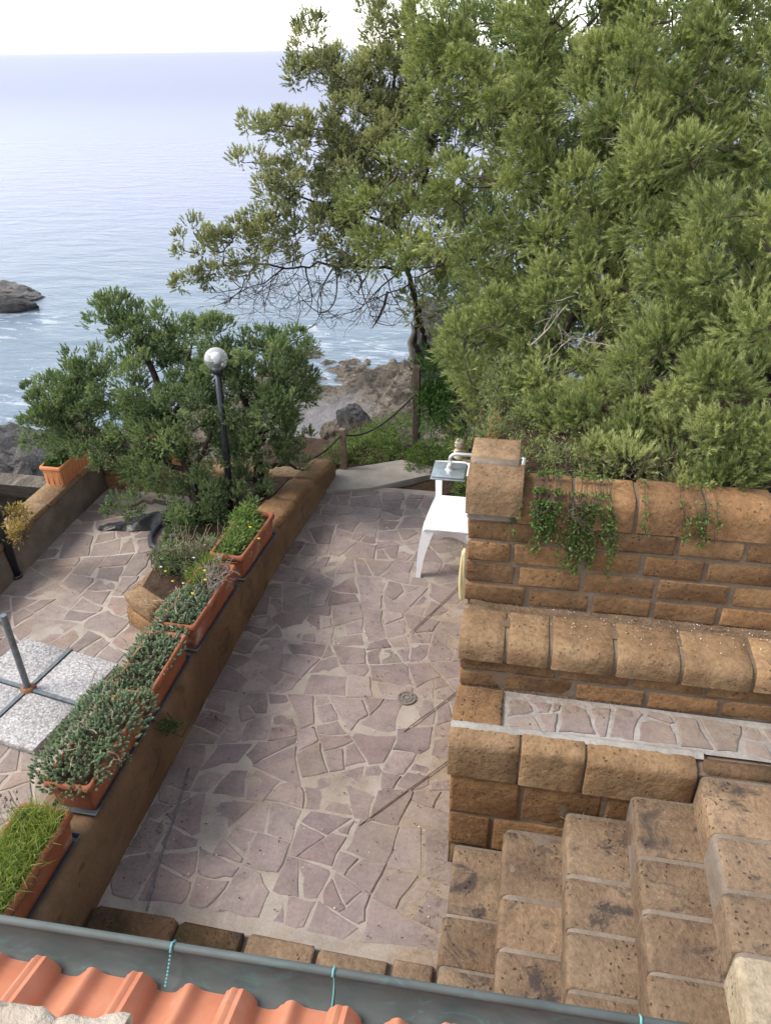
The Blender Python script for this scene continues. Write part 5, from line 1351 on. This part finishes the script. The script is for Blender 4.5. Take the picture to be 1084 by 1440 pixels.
leafy(t_, [lobe(*a) for a in [(620, 530, 7.1, 40, 32, .3), (650, 545, 7.0, 30, 40, .25), (625, 580, 6.9, 38, 30, .28), (655, 600, 6.7, 35, 28, .25), (610, 560, 7.0, 22, 25, .2)]], 'fol_lush', 5200, .075, .017, .5, .5, 30)
t_ = thing('leafy_shrub', 'low bright green ground cover shrub between the two wooden posts', 'shrub', tuple(PY(540, 640, 6.8)))
leafy(t_, [lobe(*a) for a in [(520, 635, 6.8, 50, 26, .22), (560, 610, 7.1, 40, 28, .25), (530, 612, 7.2, 35, 18, .2), (495, 628, 7.0, 25, 16, .2), (490, 650, 6.7, 22, 14, .15), (545, 650, 6.7, 30, 12, .15), (470, 640, 6.6, 14, 18, .12)]], 'fol_shrub', 12000, .027, .011, .6, .5, 50)
t_ = thing('leafy_shrub', 'dense green shrub at the foot of the tall post, behind the shower head', 'shrub', tuple(PY(620, 660, 6.5)))
leafy(t_, [lobe(*a) for a in [(610, 645, 6.6, 42, 26, .25), (645, 650, 6.3, 30, 30, .22), (590, 660, 6.6, 20, 12, .12), (660, 690, 5.6, 22, 22, .14)]], 'fol_shrub', 9000, .028, .011, .4, .5, 50)
t_ = thing('dry_shrub', 'wispy dry grass tuft on the bank above the boulder', 'shrub', tuple(PY(530, 600, 7.6)))
sp = Soup(); k = 500; c_, r_ = lobe(520, 620, 7.6, 50, 10, .3); pz = c_ + rng.normal(0, .5, (k, 3)) * r_ * np.array([1, 1, .2]); dd = unit(rng.normal(0, .35, (k, 3)) + np.array([0, 0, 1])); leaves(sp, pz, dd, rng.uniform(.12, .28, k), np.full(k, .004), rng.normal(.5, .2, k))
o = link('blades', sp.mesh('blades'), M['fol_dry'], t_); o['kind'] = 'stuff'

# grey twiggy shrub spilling over the pillar end of the upper wall
t_ = thing('twiggy_shrub', 'grey-green twiggy shrub growing beside the capped wall end', 'shrub', (.25, 3.5, 1.72))
lob = [lobe(*a) for a in [(705, 545, 4.15, 36, 34, .18), (745, 590, 3.9, 34, 30, .16), (690, 612, 3.95, 28, 26, .13), (735, 648, 3.65, 40, 28, .14), (785, 650, 3.5, 34, 26, .12), (670, 555, 4.5, 22, 34, .15), (762, 690, 3.35, 26, 20, .1)]]
bt = MB()
for (c, r) in lob:
    for k in range(12):
        d = unit(rng.normal(size=3) + np.array([0, -.2, .2])); s = c + np.array([0, 0, -r[2]]) + rng.normal(0, .05, 3)
        bare_twigs(bt, s, tuple(d), float(r[2]) * .8, .0028, 2, .35, 0, 3)
part('twigs', bt, 'twig', t_, kind='stuff')
leafy(t_, lob, 'fol_grey', 6500, .024, .0055, .4, .4)
leafy(t_, [(c + np.array([.02, -.03, .03]), r * .95) for c, r in lob], 'fol_right', 7500, .028, .005, .45, .6, name='green_foliage')
# dry brown brush
t_ = thing('dry_shrub', 'brown dead brush under the conifers on top of the upper wall', 'shrub', (.6, 3.45, 1.72))
bt = MB()
for k in range(12):
    x = rng.uniform(.15, .9); bare_twigs(bt, (x, rng.uniform(3.25, 3.6), 1.74), (rng.normal(0, .7), rng.normal(-.2, .4), rng.uniform(.1, .6)), rng.uniform(.06, .14), .0022, 2, .4, 0, 3)
part('twigs', bt, 'twig', t_, kind='stuff')
sp = Soup(); k = 600; p = np.stack([rng.uniform(.15, .75, k), rng.uniform(3.22, 3.6, k), rng.uniform(1.74, 1.9, k)], 1); dd = unit(rng.normal(0, 1, (k, 3))); leaves(sp, p, dd, rng.uniform(.02, .04, k), np.full(k, .004), rng.normal(.45, .25, k))
o = link('dead_foliage', sp.mesh('dead_foliage'), M['fol_dry'], t_); o['kind'] = 'stuff'
# trailing plants over the wall face
def trailing(name, label, x0, n, zlo, seed, mt='fol_shrub', wd=.1):
    t_ = thing(name, label, 'trailing plant', (x0, 3.05, 1.78)); b = MB(); sp = Soup()
    for k in range(n):
        x = x0 + rng.normal(0, wd); z0 = 1.80; L = rng.uniform(.4, 1) * (1.80 - zlo); pts = [Vector((x, 3.16, z0 + .03)), Vector((x + rng.normal(0, .01), 3.03, z0 + .015))]
        zz = z0; xx = x
        while zz > z0 - L:
            zz -= .025; xx += rng.normal(0, .012); pts.append(Vector((xx, 2.995 + rng.normal(0, .006), zz)))
        b.tube(pts, .0016, 4, False)
        P_ = np.array([tuple(p) for p in pts]); m_ = len(P_) * 7; i = rng.integers(0, len(P_), m_)
        leaves(sp, P_[i] + rng.normal(0, .006, (m_, 3)), unit(rng.normal(0, 1, (m_, 3)) + np.array([0, -.5, .1])), rng.uniform(.012, .026, m_), rng.uniform(.006, .012, m_), rng.normal(.55, .2, m_))
    part('stems', b, 'twig', t_, kind='stuff'); o = link('foliage', sp.mesh('foliage'), M[mt], t_); o['kind'] = 'stuff'
trailing('trailing_plant', 'leafy green creeper hanging over the wall right beside the capped end', .14, 20, 1.5, 1, wd=.04)
trailing('trailing_plant', 'light green creeper with long runners hanging down the upper wall', .33, 16, 1.42, 2, wd=.07)
bt = MB()
for k in range(14): bare_twigs(bt, (.24 + rng.normal(0, .05), 3.0, 1.82), (rng.normal(.1, .4), -.12, -.9), .12, .0018, 2, .35, .3, 2)
for (x, L) in ((.72, .1), (.86, .2)): bare_twigs(bt, (x, 3.0, 1.8), (.05, -.1, -1), L, .0016, 1, .2, .3, 1)
o = solo('dead_roots', bt, 'bark', 'tangle of bare reddish roots hanging over the upper wall between creepers', 'roots'); o['kind'] = 'stuff'
trailing('trailing_plant', 'short sparse runners of creeper at the top of the upper wall, farther right', .66, 6, 1.62, 3, wd=.12)
# dark green filling at the back of the bed so the crowns stand against leaf, not sky
t_ = thing('hedge_shrub', 'dense dark shrub behind the trunks at the back of the planting bed', 'shrub', (2.0, 6.4, 1.4))
leafy(t_, [(np.array([x, y, z]), np.array(r)) for x, y, z, r in [(1.0, 6.6, 2.1, (.9, .4, .8)), (2.3, 6.2, 2.3, (.9, .4, .9)), (.2, 6.5, 1.6, (.6, .35, .6)), (1.6, 5.6, 2.0, (.6, .3, .4))]], 'fol_left', 26000, .05, .018, .4, .4, 60)

# ------------------------------------------------------------------ PLANTS IN THE BOXES
def stonecrop(label, cx, cy, wx, wy, z, n, seed, spill=.0, zamp=.07):
    t_ = thing('stonecrop', label, 'plant', (cx, cy, z)); sp = Soup()
    x = rng.uniform(-1, 1, n); y = rng.uniform(-1, 1, n); k_ = (np.abs(x) ** 3 + np.abs(y) ** 3) < 1.1; x, y = x[k_], y[k_]; m_ = len(x)
    hump = zamp * (.75 + .5 * np.array([noise.noise((a * 2.2 + seed, b_ * 3.1, seed)) for a, b_ in zip(x, y)])) * (1 - .6 * np.maximum(np.abs(x), np.abs(y)) ** 2) + rng.normal(0, .012, m_)
    base = np.stack([cx + x * wx, cy + y * wy, z + hump - .03 - spill * np.maximum(0, np.maximum(np.abs(x), np.abs(y)) - .7)], 1)
    ax = unit(np.stack([x * .7 + rng.normal(0, .3, m_), y * .5 + rng.normal(0, .3, m_), np.full(m_, .8)], 1))
    needles(sp, base, ax, rng.uniform(.018, .04, m_), rng.normal(.55, .17, m_), 32, .013, .0095, (.6, 1.1), 0, .1, .5)
    b = MB()
    for k in range(7):
        xx, yy = rng.uniform(-.8, .8, 2); p = Vector((cx + xx * wx, cy + yy * wy, z + zamp * .9)); d = Vector((rng.normal(0, 1), rng.normal(0, 1), .25)); bare_twigs(b, p, d, .09, .0022, 1, .4, 0, 2)
    part('dry_stems', b, 'drystem', t_, kind='stuff'); o = link('foliage', sp.mesh('foliage'), M['fol_sedum'], t_); o['kind'] = 'stuff'
zr = ZW + .19
stonecrop('mound of blue-green stonecrop overflowing the second terracotta box', -1.95, 2.40, .205, .36, zr - .01, 1250, 1, .13, .09)
stonecrop('stonecrop spreading over the third terracotta box', -1.94, 2.98, .14, .27, zr - .03, 750, 2, .05, .06)
stonecrop('stonecrop at the near half of the box with dry stems', -1.93, 3.42, .13, .2, zr - .02, 560, 3, .04, .06)
b = MB()
for k in range(40): bare_twigs(b, (-1.85 + rng.normal(0, .035), 3.72 + rng.normal(0, .07), zr - .03), (rng.normal(0, .6), rng.normal(0, .6), .8), .13, .0022, 1, .4, 0, 3)
o = solo('dead_plant', b, 'deadwood', 'grey dead stems standing in the fourth terracotta box', 'dry plant')
def flowers(root, pts, mt):
    for p in pts:
        b = MB(); p = Vector(p); n = 8; b.v = [tuple(p + Vector((0, 0, .004)))]
        for k in range(n * 2):
            a = math.pi * k / n; r = .013 if k % 2 else .0055; b.v.append(tuple(p + Vector((r * math.cos(a), r * math.sin(a) * .9, 0))))
        b.f = [(0, 1 + k, 1 + (k + 1) % (n * 2)) for k in range(n * 2)]; part('flower', b, mt, root, smooth=False)
t_ = thing('flowering_weed', 'green weed with yellow flowers in the fourth terracotta box', 'plant', (-1.95, 3.72, zr))
leafy(t_, [(np.array([-1.95, 3.75, zr - .01]), np.array([.07, .2, .05])), (np.array([-1.93, 3.86, zr - .01]), np.array([.06, .08, .05]))], 'fol_grass', 1500, .035, .006, .3, .8, 20)
flowers(t_, [PZ(x, y, .72) for x, y in ((288, 802), (289, 815), (271, 834))], 'flower')
t_ = thing('leafy_weed', 'bushy green weeds filling the farthest terracotta box', 'plant', (-1.855, 4.28, zr))
leafy(t_, [(np.array([-1.87, 4.30, zr - .03]), np.array([.10, .25, .04])), (np.array([-1.91, 4.48, zr - .01]), np.array([.07, .1, .06])), (np.array([-1.88, 4.10, zr - .04]), np.array([.08, .12, .035]))], 'fol_shrub', 5200, .034, .011, .75, .6, 40)
flowers(t_, [PZ(x, y, .72) for x, y in ((352, 741), (364, 757))], 'flower')
t_ = thing('grass_clump', 'bright green grass filling the terracotta box at the bottom left', 'grass', (-1.945, 1.55, zr))
sp = Soup(); k = 3600; p = np.stack([-1.945 + rng.uniform(-.105, .105, k), 1.55 + rng.uniform(-.38, .38, k), np.full(k, zr - .03)], 1)
for (f0, f1) in ((0, 1),):
    d = unit(rng.normal(0, .38, (k, 3)) + np.array([0.05, 0, 1])); L1 = rng.uniform(.035, .085, k); w_ = rng.uniform(.0025, .005, k)
    tn = rng.normal(.5, .2, k); side = unit(np.cross(d, rng.normal(size=(k, 3)))) * (w_ / 2)[:, None]
    mid = p + d * L1[:, None]; d2_ = unit(d + rng.normal(0, .45, (k, 3)) - np.array([0, 0, .55])); tip = mid + d2_ * (L1 * .9)[:, None]
    sp.add(np.stack([p - side, p + side, mid + side * .8], 1), np.repeat(tn, 3)); sp.add(np.stack([p - side, mid + side * .8, mid - side * .8], 1), np.repeat(tn, 3)); sp.add(np.stack([mid - side * .8, mid + side * .8, tip], 1), np.repeat(tn + .15, 3))
o = link('blades', sp.mesh('blades'), M['fol_grass'], t_); o['kind'] = 'stuff'
leafy(t_, [(np.array([-1.95, 1.5, zr + .0]), np.array([.1, .33, .04]))], 'fol_shrub', 900, .03, .009, .6, .5, 0, name='weed_leaves')
b = MB()
for k in range(9):
    x, y = -2.02 + rng.normal(0, .04), 1.86 + rng.normal(0, .05); h_ = rng.uniform(.12, .2); b.tube([(x, y, zr - .02), (x + rng.normal(0, .01), y, zr + h_ * .5), (x + rng.normal(0, .02), y + rng.normal(0, .01), zr + h_)], .0012, 4, False); b.sphere((x, y, zr + h_), .006, 6, 4, (1, 1, 1.6))
part('seed_heads', b, 'drystem', t_, kind='stuff')
# bed under the bush
t_ = thing('flowering_weed', 'grey-green bush with small yellow and white flowers in the raised bed', 'plant', (-2.55, 4.4, .06))
leafy(t_, [(np.array(PY(x, y, Y)), np.array(r)) for x, y, Y, r in [(250, 790, 4.5, (.16, .16, .1)), (285, 800, 4.35, (.14, .12, .08)), (228, 782, 4.55, (.1, .12, .1)), (310, 780, 4.6, (.12, .14, .08))]], 'fol_grey', 4200, .026, .008, .35, .5, 60)
leafy(t_, [(np.array(PY(x, y, Y)), np.array(r)) for x, y, Y, r in [(250, 780, 4.55, (.16, .16, .1)), (290, 770, 4.6, (.12, .1, .08))]], 'fol_left', 2600, .026, .009, .6, .5, 0, name='green_leaves')
flowers(t_, [PZ(x, y, .2) for x, y in ((243, 817), (233, 803), (300, 785))], 'flower'); flowers(t_, [PZ(x, y, .22) for x, y in ((262, 803), (227, 797), (273, 784), (288, 766), (258, 820))], 'flowerwhite')
b = MB()
for k in range(60): bare_twigs(b, tuple(PY(278 + rng.normal(0, 16), 790 + rng.normal(0, 8), 4.55)), (rng.normal(0, .4), rng.normal(0, .4), .9), .2, .0022, 1, .3, 0, 2)
for k in range(8): bare_twigs(b, tuple(PY(215 + rng.normal(0, 22), 850 + rng.normal(0, 10), 4.05)), (rng.normal(0, 1), rng.normal(-.3, .3), .25), .25, .0018, 1, .3, 0, 2)
o = solo('straw_tuft', b, 'drystem', 'straw-coloured dead stems in the raised bed at the bush foot', 'dry plant'); o['kind'] = 'stuff'
# plant under the wall box, on the walkway wall face
t_ = thing('wall_weed', 'small green sprig growing from the wall under the boxes', 'plant', tuple(PY(240, 1018, 2.62)))
c_ = np.array(PZ(240, 1020, .36)); leafy(t_, [(c_, np.array([.045, .05, .035]))], 'fol_lush', 260, .03, .006, .5, .3, 8)
# plants of the two orange boxes and the pot
t_ = thing('box_plant', 'small green shoots in the clean orange box on the left wall', 'plant', (-4.14, 5.7, .28)); leafy(t_, [(np.array([-4.14, 5.62, .29]), np.array([.07, .1, .04]))], 'fol_lush', 500, .05, .012, .5, .8)
t_ = thing('pot_plant', 'yellow and orange leafed plant in the dark pot at the left edge', 'plant', (-4.14, 4.55, .25))
leafy(t_, [(np.array(PY(24, 722, 4.6)), np.array([.075, .09, .06])), (np.array(PY(26, 748, 4.45)), np.array([.05, .07, .07]))], 'fol_orange', 700, .04, .012, .5, .5, 20)

# ------------------------------------------------------------------ LITTER
sp = Soup(); k = 700
x = rng.uniform(XL + .05, XR - .02, k); y = rng.uniform(1.95, 5.9, k); sel = rng.random(k) < np.where((x < -1.55) | (x > -.5), 1, .45); x, y = x[sel], y[sel]; k = len(x)
p = np.stack([x, y, np.full(k, .0125)], 1); d = unit(np.stack([rng.normal(size=k), rng.normal(size=k), rng.uniform(0, .25, k)], 1))
leaves(sp, p, d, rng.uniform(.006, .02, k), rng.uniform(.004, .011, k), np.zeros(k))
for (px, py, r_, n_) in ((215, 1165, .07, 60), (296, 1012, .05, 45), (405, 770, .06, 30), (345, 880, .05, 25), (600, 905, .12, 60), (560, 935, .1, 40)):
    q_ = PZ(px, py); p = np.stack([q_.x + rng.normal(0, r_, n_), q_.y + rng.normal(0, r_, n_), np.full(n_, .0125)], 1); d = unit(np.stack([rng.normal(size=n_), rng.normal(size=n_), rng.uniform(0, .3, n_)], 1)); leaves(sp, p, d, rng.uniform(.008, .022, n_), rng.uniform(.003, .009, n_), np.zeros(n_))
o = link('fallen_leaves', sp.mesh('fallen_leaves'), M['litter']); o['kind'] = 'stuff'
def scatter(name, mt, pts, l0, l1, w0, w1):
    sp = Soup(); k = len(pts); d = unit(np.stack([rng.normal(size=k), rng.normal(size=k), rng.uniform(-.05, .2, k)], 1)); leaves(sp, pts, d, rng.uniform(l0, l1, k), rng.uniform(w0, w1, k), np.zeros(k), fold=.1)
    o = link(name, sp.mesh(name), M[mt]); o['kind'] = 'stuff'
pts = [np.stack([rng.uniform(-.1, 1.8, 700), 3.0 - np.abs(rng.normal(0, .045, 700)), np.full(700, 1.187)], 1),
       np.stack([rng.uniform(-.15, .6, 420), 2.72 - np.abs(rng.normal(0, .05, 420)), np.full(420, .896)], 1), np.stack([rng.uniform(.4, 1.8, 160), rng.uniform(2.53, 2.72, 160), np.full(160, .896)], 1),
       np.stack([-.18 - np.abs(rng.normal(0, .07, 520)), rng.uniform(1.9, 3.6, 520), np.full(520, .012)], 1), np.stack([.42 + rng.normal(0, .07, 50), 2.33 + rng.normal(0, .02, 50), np.full(50, .54)], 1)]
scatter('needle_litter', 'needles', np.concatenate(pts), .012, .045, .0012, .003)
kk = 160; scatter('chips', 'pebble', np.concatenate([np.stack([rng.uniform(.2, 1.7, kk), rng.uniform(2.86, 3.0, kk), np.full(kk, 1.19)], 1), np.stack([rng.uniform(-.12, 1.4, 110), rng.uniform(1.3, 2.3, 110), np.zeros(110)], 1)]) if False else np.stack([rng.uniform(.2, 1.7, kk), rng.uniform(2.80, 3.0, kk), np.full(kk, 1.19)], 1), .003, .009, .003, .007)
kk = 60; scatter('chips', 'pebble', np.stack([rng.uniform(XL + .2, XR, kk), rng.uniform(1.95, 5.5, kk), np.full(kk, .013)], 1), .004, .012, .003, .008)
print('needle tris', TRIS[0])
